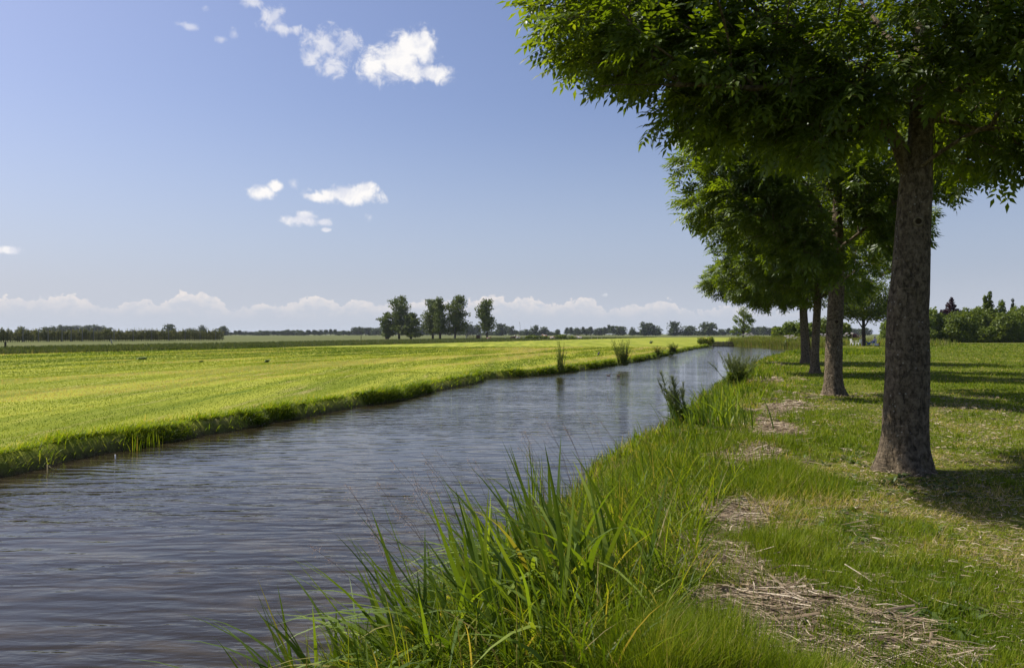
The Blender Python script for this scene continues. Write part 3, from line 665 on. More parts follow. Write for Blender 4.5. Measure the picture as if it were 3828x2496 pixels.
    for t in tips:
        chain = [t]; 
        while len(chain) < 4 and par[chain[-1]] >= ntr: chain.append(par[chain[-1]])
        m = max(2, int(r.normal(per, 1.6)))
        if NPa[t][2] > 7.6 and r.random() < .65: continue  # unseen upper crown thinned so more sunlight reaches the lawn
        for _ in range(m):
            i = chain[min(int(r.exponential(.9)), len(chain) - 1)]; p = NPa[i]; q = NPa[par[i]]; ax = p - q; ax /= np.linalg.norm(ax) + 1e-9
            o = (p - cen) * [1, 1, .5]; o /= np.linalg.norm(o) + 1e-9
            v = r.normal(0, 1, 3); v[2] *= .5; v /= np.linalg.norm(v)
            dd = .8 * ax + .55 * o + 1.1 * v + np.array([0, 0, -.02]); pos.append(p + r.normal(0, .04, 3)); dr.append(dd)
    pos = np.array(pos); dr = np.array(dr); n = len(pos); sz = (.75 + .5 * r.random(n)) * leaf
    tn = .25 + .4 * r.random(n) + .5 * (vnoise(pos[:, 0] + pos[:, 2], pos[:, 1], .8, seed) - .4)
    V, F, T = leaf_cloud(pos, dr, sz, tn); mesh('crown', V, F, M['ash'], root, False, attrs={'tint': T})
    for (z, ang, s) in scars:
        cx = np.interp(z, prof[:, 2], prof[:, 0]); cy = np.interp(z, prof[:, 2], prof[:, 1]); rr = np.interp(z, prof[:, 2], prof[:, 3]) * 1.01
        b = MB(); c = np.array([cx + rr * math.cos(ang), cy + rr * math.sin(ang), z]); nrm = np.array([math.cos(ang), math.sin(ang), 0]); tg = np.array([-math.sin(ang), math.cos(ang), 0])
        q = np.linspace(0, 2 * math.pi, 17); ring = [c + tg * math.cos(w) * s + np.array([0, 0, 1]) * math.sin(w) * s for w in q]; b.loft(ring, [s * .33] * 17, 7)
        sc_ = b.build('branch_scar', M['scar'], root); b = MB(); b.ball(c - nrm * .01, (s * .8,) * 3, 10, 6); b.build('scar_hollow', M['scarcore'], sc_)
    return root

def to1(px, py, Y=9.25, dy=0.0, base=TREES[0]):        # tree-space point of tree 1 from the photo
    X = (px * 1.6084 - CX) * (Y + dy) / FPX; Z = CAMH + (CY - py * 1.6084) * (Y + dy) / FPX; return (X - base[0], dy, Z)
prof1 = [(-.02, 0, -.15, .245), (-.02, 0, .25, .232), (0, 0, .9, .232), (.02, 0, 1.9, .218), (.07, 0, 2.8, .19), (.10, 0, 3.3, .18), (.16, .02, 3.8, .13), (.20, .02, 5.4, .09), (.15, .1, 8.0, .07), (.1, .1, 10.2, .03)]
limbs1 = [[(.06, -.02, 3.15), to1(2108, 390), to1(2085, 330), to1(2040, 265, dy=-.1), to1(1960, 190, dy=-.2), to1(1850, 95, dy=-.2), to1(1700, -20, dy=-.1), (-2.9, 0, 6.6)],
          [to1(1985, 215, dy=-.15), to1(1880, 185, dy=-.4), to1(1760, 213, dy=-.5), to1(1640, 205, dy=-.6), to1(1500, 200, dy=-.7), to1(1395, 205, dy=-.7)],
          [to1(1960, 190, dy=-.2), to1(1870, 140, dy=.2), to1(1700, 100, dy=.5), to1(1520, 60, dy=.5), to1(1330, 40, dy=.4)],
          [(.16, .02, 3.9), (.5, -.1, 4.3), (.95, -.3, 4.7), (1.7, -.5, 5.4), (2.8, -.6, 6.4)],
          [(.18, .02, 4.4), (.3, .9, 5.2), (.5, 2.2, 6.2), (.5, 3.2, 7.4)], [(.2, .02, 4.9), (-.2, -1.2, 5.9), (-.6, -2.6, 7.0)],
          [(.2, .02, 5.5), (-1.0, .4, 7.0), (-1.8, .8, 8.6)], [(.18, .05, 6.2), (1.3, .6, 7.6), (2.2, .8, 9.0)], [(.18, .03, 4.1), (1.1, 1.0, 4.3), (2.1, 1.6, 4.8)]]
lobes1 = [(0, 0, 7.4, 4.4, 4.4, 3.9, 10), (-2.9, -.5, 4.95, 1.25, 1.2, .62, 1.6), (-3.1, .3, 5.4, 1.3, 1.3, .8, 1.8), (-1.9, -.2, 4.75, 1.3, 1.2, .8, 1.2), (-.4, 1.0, 4.6, 2.0, 1.2, .9, 1.6), (1.5, -.2, 4.4, 1.6, 1.5, .9, 1.7), (2.0, .9, 4.0, 1.2, 1.2, .55, .7), (-.9, -.3, 4.1, .8, .8, .5, .5), (-2.0, .6, 4.3, .9, .9, .45, .4), (.5, -1.1, 4.65, 1.5, .8, .75, 1.5), (1.7, -.7, 4.9, 1.3, 1.0, .9, 1.4)]
ash_tree('largest and nearest ash tree, its thick mottled trunk rising at the right of the lawn', TREES[0], 11, prof1, lobes1, limbs1, 2250, [(2.85, -1.75, .045)], 1.0, 9, 3.3)

def auto_limbs(r, n, z0, z1, reach, top):
    out = []; 
    for i in range(n):
        a = i * 2.399 + r.random() * .7; z = z0 + (z1 - z0) * (i + r.random() * .5) / n; L = reach * (1 - .35 * i / n)
        d = np.array([math.cos(a), math.sin(a)]); out.append([(0, 0, z), (*(d * L * .15), z + .25), (*(d * L * .45), z + .9), (*(d * L * .78), z + 1.5), (*(d * L), z + 2.2)])
    return out
def row_tree(label, base, seed, R, lobes, n, scars, lean=(0, 0), leaf=1.15, zmin=2.8, reach=3.4, per=9, z0=2.7, height=9.5):
    r = np.random.default_rng(seed); lx, ly = lean
    prof = [(0, 0, -.15, R * 1.05), (0, 0, .3, R), (lx * .3, ly * .3, 1.5, R * .93), (lx, ly, 3.0, R * .85), (lx * 1.2, ly, 5.0, R * .5), (lx * 1.2, ly, height, R * .12)]
    return ash_tree(label, base, seed, prof, lobes, auto_limbs(r, 8, z0, 6.0, reach, 9), n, scars, leaf, per, zmin)
row_tree('second ash tree of the row, trunk pale and flared at its foot', TREES[1], 23, .225, [(0, 0, 7.8, 4.2, 4.4, 3.8, 10), (-2.2, 0, 6.0, 2.0, 2.0, 1.6, 2.2), (-1.3, -.4, 4.9, 2.6, 1.8, 1.3, 2.4), (.5, -.5, 4.3, 1.6, 1.4, 1.2, 1.6), (2.6, -.3, 6.3, 1.9, 1.6, 1.2, 1.0), (-.6, -1.2, 3.7, 1.2, 1.0, .7, .6)], 2000, [(1.92, -1.75, .06)], (.1, 0), 1.3, 2.9)
row_tree('slim third ash tree of the row, standing just right of the fourth trunk', TREES[2], 37, .165, [(0, 0, 6.8, 4.6, 4.4, 4.0, 10), (-3.2, 0, 6.6, 1.9, 1.6, 1.0, 1.5), (-1.5, 0, 4.3, 2.6, 2.0, 1.5, 2.6)], 1700, [(2.1, -1.6, .05)], (.12, 0), 1.35, 2.9)
row_tree('fourth and farthest ash tree of the row, mossy trunk at the water edge', TREES[3], 41, .235, [(0, 0, 6.8, 4.8, 4.6, 3.6, 10), (-3.4, 0, 4.5, 2.2, 1.8, 1.0, 2.6), (-1.5, 0, 3.9, 2.2, 1.8, .9, 2.0)], 1700, [], (-.14, 0), 1.45, 2.9)
# thin stem leaning between the third and fourth trunk
def thin_stem():
    x = at_src(3036, 32.8); b = MB(); b.loft([(0, 0, -.1), (-.02, 0, .5), (-.10, 0, 1.0), (-.16, .05, 1.6), (-.2, .1, 2.6), (-.1, .1, 3.6)], [.055, .05, .045, .045, .035, .02], 9)
    o = b.build('leaning_stem', M['bark']); o.location = (x, 32.8, float(land(x, 32.8))); tag(o, 'thin bare stem leaning beside the slim third ash trunk', 'stem')
thin_stem()

# ------------------------------------------------------------------ crowns made of leaf clumps, for trees and shrubs farther off
def facets(lobes, n, size, r, shell=.45, aspect=.6, droop=0.0, gap=0.0, gs=.5, seed=0):
    W = np.array([l[3] * l[4] * l[5] for l in lobes]) ** .7; W /= W.sum(); i = r.choice(len(lobes), n, p=W); L = np.array(lobes, float)[i]
    v = r.normal(0, 1, (n, 3)); v /= np.linalg.norm(v, axis=1)[:, None]; q = r.random(n) ** shell
    lump = 1 + .22 * (vnoise(v[:, 0] * 3 + i, v[:, 2] * 3 + v[:, 1] * 2, 1.2, seed + 4) - .5) * 2
    P = L[:, :3] + v * (q * lump)[:, None] * L[:, 3:6]
    if gap > 0:
        m = vnoise(P[:, 0] + .7 * P[:, 2], P[:, 1] - .8 * P[:, 2], gs, seed) > gap; P, v = P[m], v[m]; n = len(P)
    nr = v + r.normal(0, .8, (n, 3)); nr /= np.linalg.norm(nr, axis=1)[:, None]
    a = np.cross(nr, r.normal(0, 1, (n, 3))); a /= np.linalg.norm(a, axis=1)[:, None]; a[:, 2] -= droop; b = np.cross(nr, a)
    s = size * (.6 + .8 * r.random(n)); a = a * s[:, None]; b = b * (s * aspect)[:, None]
    V = np.stack([P - a, P + b, P + a, P - b], 1).reshape(-1, 3); F = np.arange(n * 4).reshape(-1, 4)
    t = np.clip(r.normal(.5, .22, n) + .5 * (vnoise(P[:, 0], P[:, 2] + P[:, 1], 1.0, seed) - .5), 0, 1)
    return V, F, np.repeat(t, 4)
def trunk_tube(h, r0, r1, lean=0.0, r=None, forks=()):
    ps = [([(0, 0, -.2), (lean * .3, 0, h * .35), (lean * .7, 0, h * .7), (lean, 0, h)], [r0 * 1.25, r0, (r0 + r1) / 2, r1])]
    for (z, dx, dy, dz, rr) in forks: ps.append(([(lean * z / h, 0, z), (lean * z / h + dx * .5, dy * .5, z + dz * .55), (lean * z / h + dx, dy, z + dz)], [rr, rr * .75, rr * .3]))
    out = []
    for P, R in ps:
        P = np.array(P); s = np.linspace(0, len(P) - 1, 3 * len(P)); out.append((np.stack([np.interp(s, range(len(P)), P[:, c]) for c in range(3)], -1), np.interp(s, range(len(P)), R)))
    return tubes(out, 7)
def far_tree(name, label, x, Y, lobes, n, size, mat, trunk=(2, .2, .1), lean=0.0, cat='tree', group=None, forks=(), z=None, seed=0, bark='twigbark', **kw):
    r = np.random.default_rng(seed + 1000); root = empty(name, (x, Y, float(land(x, Y)) if z is None else z)); tag(root, label, cat, group)
    V, F, T = facets(lobes, n, size, r, seed=seed, **kw); mesh('crown', V, F, mat, root, attrs={'tint': T})
    if trunk: V, F = trunk_tube(trunk[0], trunk[1], trunk[2], lean, forks=forks); mesh('trunk', V, F, M[bark], root, True)
    return root

# willows in the meadow (positions measured on the photo)
def willow(label, sx, top, width, seed, low=.18, Y=285.0, lean=0.0, trunkr=.35, slim=1.0, hgt=None):
    H = (CY - top) * Y / FPX + 1.75; w = width * Y / FPX / 2; r = np.random.default_rng(seed); lobes = []
    for k in range(9):
        t = low + (1 - low) * (k + .5) / 9; ww = w * (math.sin(math.pi * min(.9, .25 + t * .68)) ** .5) * 1.85
        for q in range(2): lobes.append((r.normal(0, .30) * w + lean * t, r.normal(0, .3) * w, H * t, ww * .62, ww * .62, H * .10))
    lobes.append((lean, 0, H * .93, w * .4, w * .4, H * .08))
    fk = [(H * .2, (r.random() - .5) * w, (r.random() - .5) * w, H * .5, trunkr * .5) for _ in range(4)]
    far_tree('willow_tree', label, at_src(sx, Y), Y, lobes, int(5200 * max(.6, w / 3)), .30, M['willow'], (H * .7, trunkr, .1), lean, group='willows standing in the meadow', forks=fk, seed=seed, shell=.5, droop=.3, gap=.20, gs=.9)
willow('low bushy willow at the left edge of the left willow group', 1447, 1168, 44, 1, .1, trunkr=.6)
willow('tallest willow of the left group, with one dark straight trunk', 1492, 1110, 64, 2, .2)
willow('short round willow right of the tallest one in the left group', 1536, 1172, 58, 3, .12, 282)
willow('left willow of the middle pair of tall willows', 1618, 1122, 62, 4, .16, 287)
willow('second willow of the middle group with two leaning stems', 1645, 1116, 46, 5, .2, 283)
willow('broadest willow with wide crown, right of the middle group', 1700, 1107, 74, 6, .15, 285, .8)
willow('solitary slender willow beside the gate', 1821, 1123, 56, 7, .22, 280, .0, .28)

# the tree line far off along the horizon
def far_variants():
    vs = []
    for s in range(9):
        r = np.random.default_rng(300 + s); lobes = [(0, 0, .50, .42, .42, .46), (0, 0, .22, .40, .4, .2)]
        for k in range(7): a = r.random() * 6.28; q = .2 * r.random() + .05; lobes.append((math.cos(a) * q, math.sin(a) * q, .3 + .55 * r.random(), .2, .2, .15 + .05 * r.random()))
        if s in (6, 7): lobes = [(0, 0, .3 + .1 * k, .30 - .025 * k, .3 - .025 * k, .12) for k in range(7)]
        V, F, T = facets(lobes, 900, .062, r, seed=s, shell=.6); V[:, 2] = np.clip(V[:, 2], 0, 1.05)
        V2, F2 = trunk_tube(.5, .03, .02)
        vs.append((V, F, T, V2, F2))
    return vs
FV = far_variants(); fmesh = {}
def far_one(sx, top, width, Y, label, var, group='trees of the tree line on the horizon', mat='far'):
    H = (CY - top) * Y / FPX + 1.75; W = width * Y / FPX; key = (var, mat)
    if key not in fmesh:
        V, F, T, V2, F2 = FV[var]; root = empty('distant_tree'); c = mesh('crown', V, F, M[mat], root, attrs={'tint': T}); t = mesh('trunk', V2, F2, M['twigbark'], root, True); fmesh[key] = root; o = root
    else: o = copy_tree(fmesh[key])
    o.location = (at_src(sx, Y), Y, -.3); o.scale = (W / .68, W / .68, H); o.rotation_euler = (0, 0, (sx * 1.7) % 6.28); tag(o, label, 'tree', group); return o
G1 = 'distant trees rising behind the orchard'; G2 = 'trees of the tree line on the horizon'
named = [(80, 1216, 30, 'small round tree standing alone behind the left end of the orchard', 0, G1),
    (632, 1208, 44, 'tall irregular tree rising alone over the right half of the orchard', 3, G1), (715, 1222, 34, 'pale loose tree left of the taller one at the orchard end', 1, G1), (756, 1211, 32, 'pale airy tree, taller of two at the orchard end', 4, G1),
    (835, 1218, 44, 'dark dome-shaped tree just beyond the right end of the orchard', 2, G1),
    (1745, 1196, 46, 'grey-green open tree between the broad willow and the slender one', 1, G2), (1870, 1206, 46, 'dark double-topped tree right of the slender willow', 3, G2),
    (1998, 1212, 30, 'dark round tree, left of two peaks near the cows', 5, G2), (2032, 1218, 34, 'dark tree, right of two peaks near the cows', 0, G2), (2084, 1229, 22, 'small wind-bent tree standing in a gap of the tree line', 8, G2),
    (2365, 1219, 22, 'thin sparse tree in the gap right of the long wood', 4, G2), (2415, 1202, 50, 'high dark domed tree left of its smaller twin', 2, G2), (2450, 1212, 44, 'lower dark tree joined to the high domed one', 5, G2),
    (2520, 1198, 46, 'tall flat-topped pine-like tree standing clear of the tree line', 3, G2), (2572, 1214, 56, 'broad mid-height tree between the tall one and the widest one', 0, G2), (2648, 1203, 66, 'widest rounded dark tree left of the weir', 2, G2)]
for i, (sx, top, w, lb, var, gp) in enumerate(named): far_one(sx, top, w, 780 if sx > 2300 else 820, lb, var, gp)
for i, (sx, top) in enumerate([(172, 1218), (205, 1215), (236, 1214), (262, 1216), (290, 1212), (318, 1213), (348, 1210), (376, 1214), (398, 1222)]):
    far_one(sx, top, 42, 840 + 7 * i, 'dark rounded tree in the clump behind the left part of the orchard', i % 6, G1)
def fill_line():
    r = random.Random(5); x = -20
    while x < 3260:
        top = 1237 + r.uniform(-4, 4); w = r.uniform(24, 36); skip = False
        if x < 470: top = 1242
        if 1000 < x < 1320: top = 1233 + r.uniform(-4, 3)
        if 1320 <= x < 1470: top = 1222 + r.uniform(-4, 3)
        if 1540 < x < 1700: top = 1218 + r.uniform(-4, 6)
        if 1760 < x < 1800: top = 1210
        if 1885 < x < 1915: top = 1218
        if 1960 < x < 1985: top = 1228
        if 2118 < x < 2275: top = 1223 + r.uniform(-3, 3)
        if 2275 <= x < 2335: top = 1216 + r.uniform(-3, 3)
        if 2690 < x < 2780: top = 1226 + r.uniform(-3, 3)
        if 2780 <= x < 2920: top = 1219 + r.uniform(-4, 4)
        if x > 3080: top = 1226 + r.uniform(-5, 6)
        if 2092 < x < 2108 or 2340 < x < 2352 or 2472 < x < 2500: skip = True
        if 2920 < x < 3080: top = 1232
        if not skip:
            seg = 'orchard' if x < 900 else 'meadow' if x < 2120 else 'long wood' if x < 2345 else 'weir'
            lb = {'orchard': 'low dark tree of the far tree line showing over the orchard', 'meadow': 'dark tree in the unbroken far tree line behind the willows and cows', 'long wood': 'dark close-set tree of the long even wood right of the cows', 'weir': 'dark tree in the far tree line behind the weir and small tree'}[seg]
            far_one(x, top, w, 900 + r.uniform(-30, 60), lb, r.choice([0, 1, 2, 3, 4, 5, 6, 7, 8]), {'orchard': 'far tree line over the orchard', 'meadow': 'far tree line behind the meadow', 'long wood': 'long wood right of the cows', 'weir': 'far tree line behind the weir'}[seg])
        x += w * (.55 if 2110 < x < 2340 or 1320 < x < 1470 else .62)
fill_line()

# ------------------------------------------------------------------ orchard of espaliered trees with concrete posts
def orchard():
    r = np.random.default_rng(55); protos = []
    for s in range(4):
        lobes = [(r.normal(0, .1), r.normal(0, .1), .5 + .36 * k, .75 - .06 * k, .5, .3) for k in range(6)] + [(r.normal(0, .2), 0, 2.75, .12, .12, .35)]
        root = empty('orchard_tree'); V, F, T = facets(lobes, 330, .13, r, seed=s, shell=.8); mesh('crown', V, F, M['apple'], root, attrs={'tint': T})
        V, F = trunk_tube(2.7, .06, .03); mesh('trunk', V, F, M['twigbark'], root, True); protos.append(root)
    used = set(); n = 0
    for row in range(2):
        xs = np.arange(-30, 836 - row * 20, 8.6)
        for sx in xs:
            Y = 176 + 44 * max(0, sx) / 830 + row * 7 + r.normal(0, .3); k = int(r.integers(0, 4))
            if k in used: o = copy_tree(protos[k])
            else: o = protos[k]; used.add(k)
            o.location = (at_src(sx + r.normal(0, 1), Y), Y, -.15); o.rotation_euler = (0, 0, r.random() * .5); s = .80 + .3 * r.random(); o.scale = (s * 1.05, s, s)
            tag(o, 'trained fruit tree in the %s row of the orchard' % ('front' if row == 0 else 'second'), 'fruit tree', 'fruit trees of the orchard, %s row' % ('front' if row == 0 else 'second'))
    first = None
    for i, sx in enumerate([86, 144, 180, 232, 266, 308, 350, 426, 498, 567, 630, 692, 748, 806]):
        Y = 173.6 + 44 * sx / 830
        if first is None: b = MB(); b.box((0, 0, 1.35), (.16, .16, 2.9)); b.box((0, 0, 2.82), (.12, .12, .06)); first = o = b.build('orchard_post', M['concrete'], smooth=False)
        else: o = first.copy(); COL.objects.link(o)
        o.location = (at_src(sx, Y), Y, -.15); o.rotation_euler = (0, 0, i * .03); tag(o, 'pale concrete post in the front row of the orchard', 'post', 'concrete posts of the orchard')
    b = MB()
    # one shelter line of wire along the front row is too fine to be seen and is left out
orchard()

# ------------------------------------------------------------------ right-hand shrubs
def bush(name, label, sx, Y, w, h, n, size, mat, seed, group=None, cat='shrub', lobes=None, tr=(.6, .06, .03), **kw):
    r = np.random.default_rng(seed + 77)
    if lobes is None:
        lobes = [(0, 0, h * .48, w * .42, w * .36, h * .46), (0, 0, h * .2, w * .45, w * .4, h * .22)]
        for k in range(8): a = r.random() * 6.28; q = w * .26; lobes.append((math.cos(a) * q, math.sin(a) * q * .8, h * (.25 + .5 * r.random()), w * .2, w * .2, h * .22))
    o = far_tree(name, label, at_src(sx, Y), Y, lobes, n, size, mat, tr, group=group, cat=cat, seed=seed, **kw)
    return o
def hedge_side():
    S = 150 / FPX
    spec = [(3490, 1176, 60, 'yellow-green shrub half hidden behind the nearest ash trunk', 'bright', 1), (3535, 1192, 90, 'broad light green shrub at the left end of the right-hand thicket', 'hedge', 2), (3590, 1188, 110, 'wide rounded green shrub in the middle of the right-hand thicket', 'hedge', 3),
            (3650, 1180, 90, 'dark leafy shrub under the young maple', 'hedge', 4), (3700, 1172, 100, 'tall dark shrub between the young maple and the conifer', 'hedge', 5), (3755, 1190, 80, 'low shrub below the conifer', 'hedge', 6), (3815, 1172, 80, 'pale yellowish shrub at the right frame edge', 'bright', 7), (3860, 1180, 90, 'dark shrub cut by the right frame edge', 'hedge', 8), (3440, 1188, 80, 'green shrub just right of the resting people', 'bright', 9)]
    for sx, top, w, lb, m, sd in spec:
        Y = 150 + (sd % 3) * 3; h = (CY - top) * Y / FPX + 1.6; bush('garden_shrub', lb, sx, Y, w * Y / FPX * 1.4, h * 1.38, 10000, .21, M[m], sd, 'shrubs of the thicket at the lawn edge', shell=.35)
    for sx in range(3440, 3900, 48):
        bush('low_shrub', 'low dark shrub at the foot of the right-hand thicket', sx + (sx * 7) % 23, 147 + (sx * 3) % 5, 3.0 + (sx * 13) % 3 * .7, 1.5 + (sx * 11) % 7 * .28, 2400, .17, M['hedge'], sx, 'low shrubs under the thicket')
    Y = 156.0
    kb = far_tree('copper_beech', 'small purple-leaved tree poking above the thicket', at_src(3556, Y), Y, [(0, 0, 4.4, 1.6, 1.4, 1.3), (-.1, 0, 6.0, .8, .7, .9), (.8, 0, 5.0, .9, .7, .6), (.1, 0, 6.9, .3, .3, .6), (-1.2, 0, 4.9, .8, .7, .6), (1.9, 0, 4.9, .6, .5, .4)], 2600, .17, M['purple'], (5.5, .12, .04), seed=4)
    km = far_tree('young_maple', 'young dark maple with two upright tops above the thicket', at_src(3692, Y), Y, [(0, 0, 4.0, 1.2, 1, 1.2), (.25, 0, 6.0, .75, .7, 1.1), (.3, 0, 7.6, .35, .35, .8), (-.5, 0, 7.2, .3, .3, .8), (-.3, 0, 6.3, .5, .5, .7), (-1.4, 0, 5.2, .5, .5, .5)], 2100, .18, M['hedge'], (7, .1, .04), seed=5, gap=.2)
    cl = [(0, 0, .6 + .62 * k, 1.75 - .165 * k, 1.6 - .15 * k, .55) for k in range(10)] + [(0, 0, 6.9, .2, .2, .4)]
    kc = far_tree('conifer', 'pointed dark conifer near the right frame edge', at_src(3786, Y), Y, cl, 4200, .15, M['conifer'], (6.4, .12, .03), seed=6)
    ki = far_tree('birch', 'thin yellow-green tree between the young maple and the conifer', at_src(3742, Y), Y, [(0, 0, 5.3, .8, .7, .9), (.1, 0, 6.4, .55, .5, .7), (.2, 0, 4.2, 1.1, .9, 1.2)], 1300, .17, M['bright'], (6, .08, .03), seed=7, gap=.25)
hedge_side()
for o_ in COL.objects:
    if o_.name.split('.')[0] in ('copper_beech', 'young_maple', 'conifer', 'birch') and o_.parent is None: o_.scale = (1.15, 1.15, 1.2)
# elder bushes, flowers and reeds on the far bank
for sx, top, w, lb, m, sd in [(2900, 1221, 70, 'light green elder bush at the left end of the far bank thicket', 'bright', 31), (2950, 1203, 90, 'tallest light green elder bush on the far bank', 'bright', 32), (3010, 1208, 80, 'dark leafed elder bush left of the fourth ash trunk', 'hedge', 33), (3070, 1190, 70, 'bush seen between the third and second ash trunks', 'hedge', 34), (3115, 1205, 60, 'bush hidden mostly by the second ash trunk', 'hedge', 35)]:
    Y = 131.0; h = (CY - top) * Y / FPX + 1.6; bush('elder_bush', lb, sx + 28, Y, w * Y / FPX * 1.4, h * 1.1, 5500, .17, M[m], sd, 'elder bushes on the far bank', shell=.35)
for sx, top, w, lb, sd in [(3340, 1190, 100, 'sunlit yellow-green shrub behind the resting person', 61), (3400, 1180, 110, 'sunlit shrub just left of the nearest ash trunk', 62)]:
    Y = 140.; h = (CY - top) * Y / FPX + 1.6; bush('garden_shrub', lb, sx, Y, w * Y / FPX * 1.2, h, 4200, .17, M['bright'], sd, 'shrubs of the thicket at the lawn edge', shell=.35)

def small_tree():
    Y = 152.; r = np.random.default_rng(9)
    lobes = [(.0, 0, 6.2, .9, .8, .9), (-.9, 0, 5.3, .9, .8, .55), (.9, 0, 5.2, 1.1, .9, .6), (1.6, 0, 4.3, .9, .7, .45), (-1.5, 0, 4.2, .8, .7, .4), (-.3, 0, 4.3, .9, .8, .5), (.9, 0, 3.2, .9, .7, .4), (-1.3, 0, 2.9, .9, .7, .4), (-2.0, 0, 2.2, .7, .5, .3), (.1, 0, 2.4, 1.2, .8, .5), (-.8, 0, 1.6, .6, .5, .3), (0, 0, 4.0, 1.9, 1.5, 2.4)]
    fk = [(1.2, -.9, 0, 3.8, .07), (1.4, .9, .1, 3.7, .07), (2.2, 1.4, 0, 2.0, .04), (1.8, -1.5, 0, 2.3, .04), (2.6, .4, 0, 3.0, .05), (.8, -.3, 0, 4.4, .07), (1.0, .35, -.2, 4.2, .06)]
    far_tree('young_tree', 'small sunlit tree with bare pale stems on the far bank near the weir', at_src(2778, Y), Y, lobes, 8000, .11, M['bright'], (5.6, .14, .05), .1, forks=fk, seed=9, gap=.42, gs=1.9, bark='twigbark')
small_tree()
def chairs_tree():
    Y = 106.; fk = [(2.2, -1.3, 0, 1.8, .1), (2.3, 1.2, 0, 1.8, .1), (2.6, -.5, .4, 3, .1), (2.9, .8, -.4, 3, .1)]
    far_tree('lawn_tree', 'dark round tree shading the white garden chairs', at_src(3228, Y), Y, [(0, 0, 6.4, 4.0, 3.6, 3.4), (-2.2, 0, 4.6, 1.7, 1.6, 1.1), (2.2, 0, 4.4, 2.0, 1.6, 1.1), (0, 0, 4.3, 2.0, 1.6, .9), (3.4, 0, 5.4, 1.4, 1.3, 1.3), (-3.2, 0, 5.4, 1.2, 1.2, 1.2)], 15000, .14, M['hedge'], (5, .24, .12), forks=fk, seed=12, shell=.5, gap=.12)
chairs_tree()

def reed_bed():
    n = 22000; t = rng.random(n); pl = np.array([(40.5, 148), (41.3, 128), (42.6, 110), (42.8, 108.5)]); seg = np.concatenate([[0], np.cumsum(np.hypot(*np.diff(pl, axis=0).T))]); s = t * 39.4
    x = np.interp(s, seg, pl[:, 0]) + 2.8 * rng.random(n) ** 1.8; y = np.interp(s, seg, pl[:, 1]) + 1.6 * rng.random(n)
    L = (.6 + .75 * rng.random(n)) * (.6 + .7 * vnoise(s, s * 0, .35, 4))
    put_blades('reed_bed', 'sunlit reeds and tall grass fringing the far bank by the weir', x, y, L, .10, rng.random(n) * 6.28, .08, rng.random(n) * .6, np.clip(rng.random(n) * .9, 0, 1), M['reed'], 2)
    # behind the far bank: rough meadow herbs
    n = 7000; x = 41 + 22 * rng.random(n); y = 112 + 42 * rng.random(n); k = (sd_water(x, y)[0] > .4); x, y = x[k], y[k]; n = len(x)
    put_blades('tall_herbs', 'pale tall weeds and seeding grass behind the reeds', x, y, .5 + .7 * rng.random(n), .10, rng.random(n) * 6.28, .1, rng.random(n) * .7, rng.random(n), M['reed'], 2)
reed_bed()
def hogweed(label, sx, Y, w, seed, n=9):
    r = np.random.default_rng(seed); x0 = at_src(sx, Y); root = empty('flowering_plant', (x0, Y, float(land(x0, Y)))); tag(root, label, 'flowering plant', 'white flowering plants on the far bank')
    st = MB(); V, F, T = [], [], []; k = 0
    lob = []
    for i in range(n):
        x = (r.random() - .5) * w; y = (r.random() - .5) * .8; h = 1.15 + .6 * r.random(); st.loft([(x * .8, y, 0), (x, y, h)], [.02, .012], 5); lob.append((x, y, h, .2, .2, .07))
    st.build('stem', M['weed_stem'], root); V, F, T = facets(lob, 30 * n, .055, r, seed=seed); mesh('flower_head', V, F, M['blossom'], root, attrs={'tint': T})
    V, F, T = facets([(0, 0, .55, w * .5, .5, .5)], 60 * n, .1, r, seed=seed); mesh('foliage', V, F, M['weed'], root, attrs={'tint': T})
M['weed_stem'] = plain('green_stem', (0.17, 0.21, 0.07), 0.6, 0.2, 0.2)
hogweed('white flowering weeds right of the small sunlit tree', 2797, 146, 1.9, 1, 12); hogweed('white blossoming plants left of the fourth ash trunk', 2960, 122, 2.4, 2, 13); hogweed('white flowers between the third and second ash trunks', 3068, 118, 1.3, 3, 8); hogweed('white flowers just right of the second ash trunk', 3172, 122, 1.4, 4, 7)
def brush():
    Y = 190.; r = np.random.default_rng(3); x = at_src(3165, Y); V, F, T = facets([(0, 0, .9, 3.2, 1.5, .9), (-1.6, 0, .8, 2, 1.4, .9)], 1500, .25, r, shell=.3)
    o = mesh('brush_heap', V, F, M['purple'], attrs={'tint': T}); o.location = (x, Y, -.1); tag(o, 'brown heap of cut brushwood behind the garden chairs', 'brush heap')
brush()

# ------------------------------------------------------------------ weir at the river's end
def weir():
    Y = 147.; x0, x1 = at_src(2664, Y), at_src(2742, Y); root = empty('weir', ((x0 + x1) / 2, Y, WZ)); tag(root, 'low weathered timber weir closing the river end', 'weir'); w = x1 - x0
    for i in range(4): b = MB(); b.box((0, .012 * i, .09 + .185 * i), (w, .07, .17)); b.build('plank', M['old_wood'] if i % 2 else M['dark_wood'], root, False)
    for i in range(5): b = MB(); b.loft([(-w / 2 + w * i / 4, -.14, -.6), (-w / 2 + w * i / 4, -.14, .86)], [.09, .08], 8); b.build('pile', M['dark_wood'], root)
    b = MB(); b.box((0, .02, .80), (w + .3, .30, .07)); b.build('cap_beam', M['old_wood'], root, False)
weir()

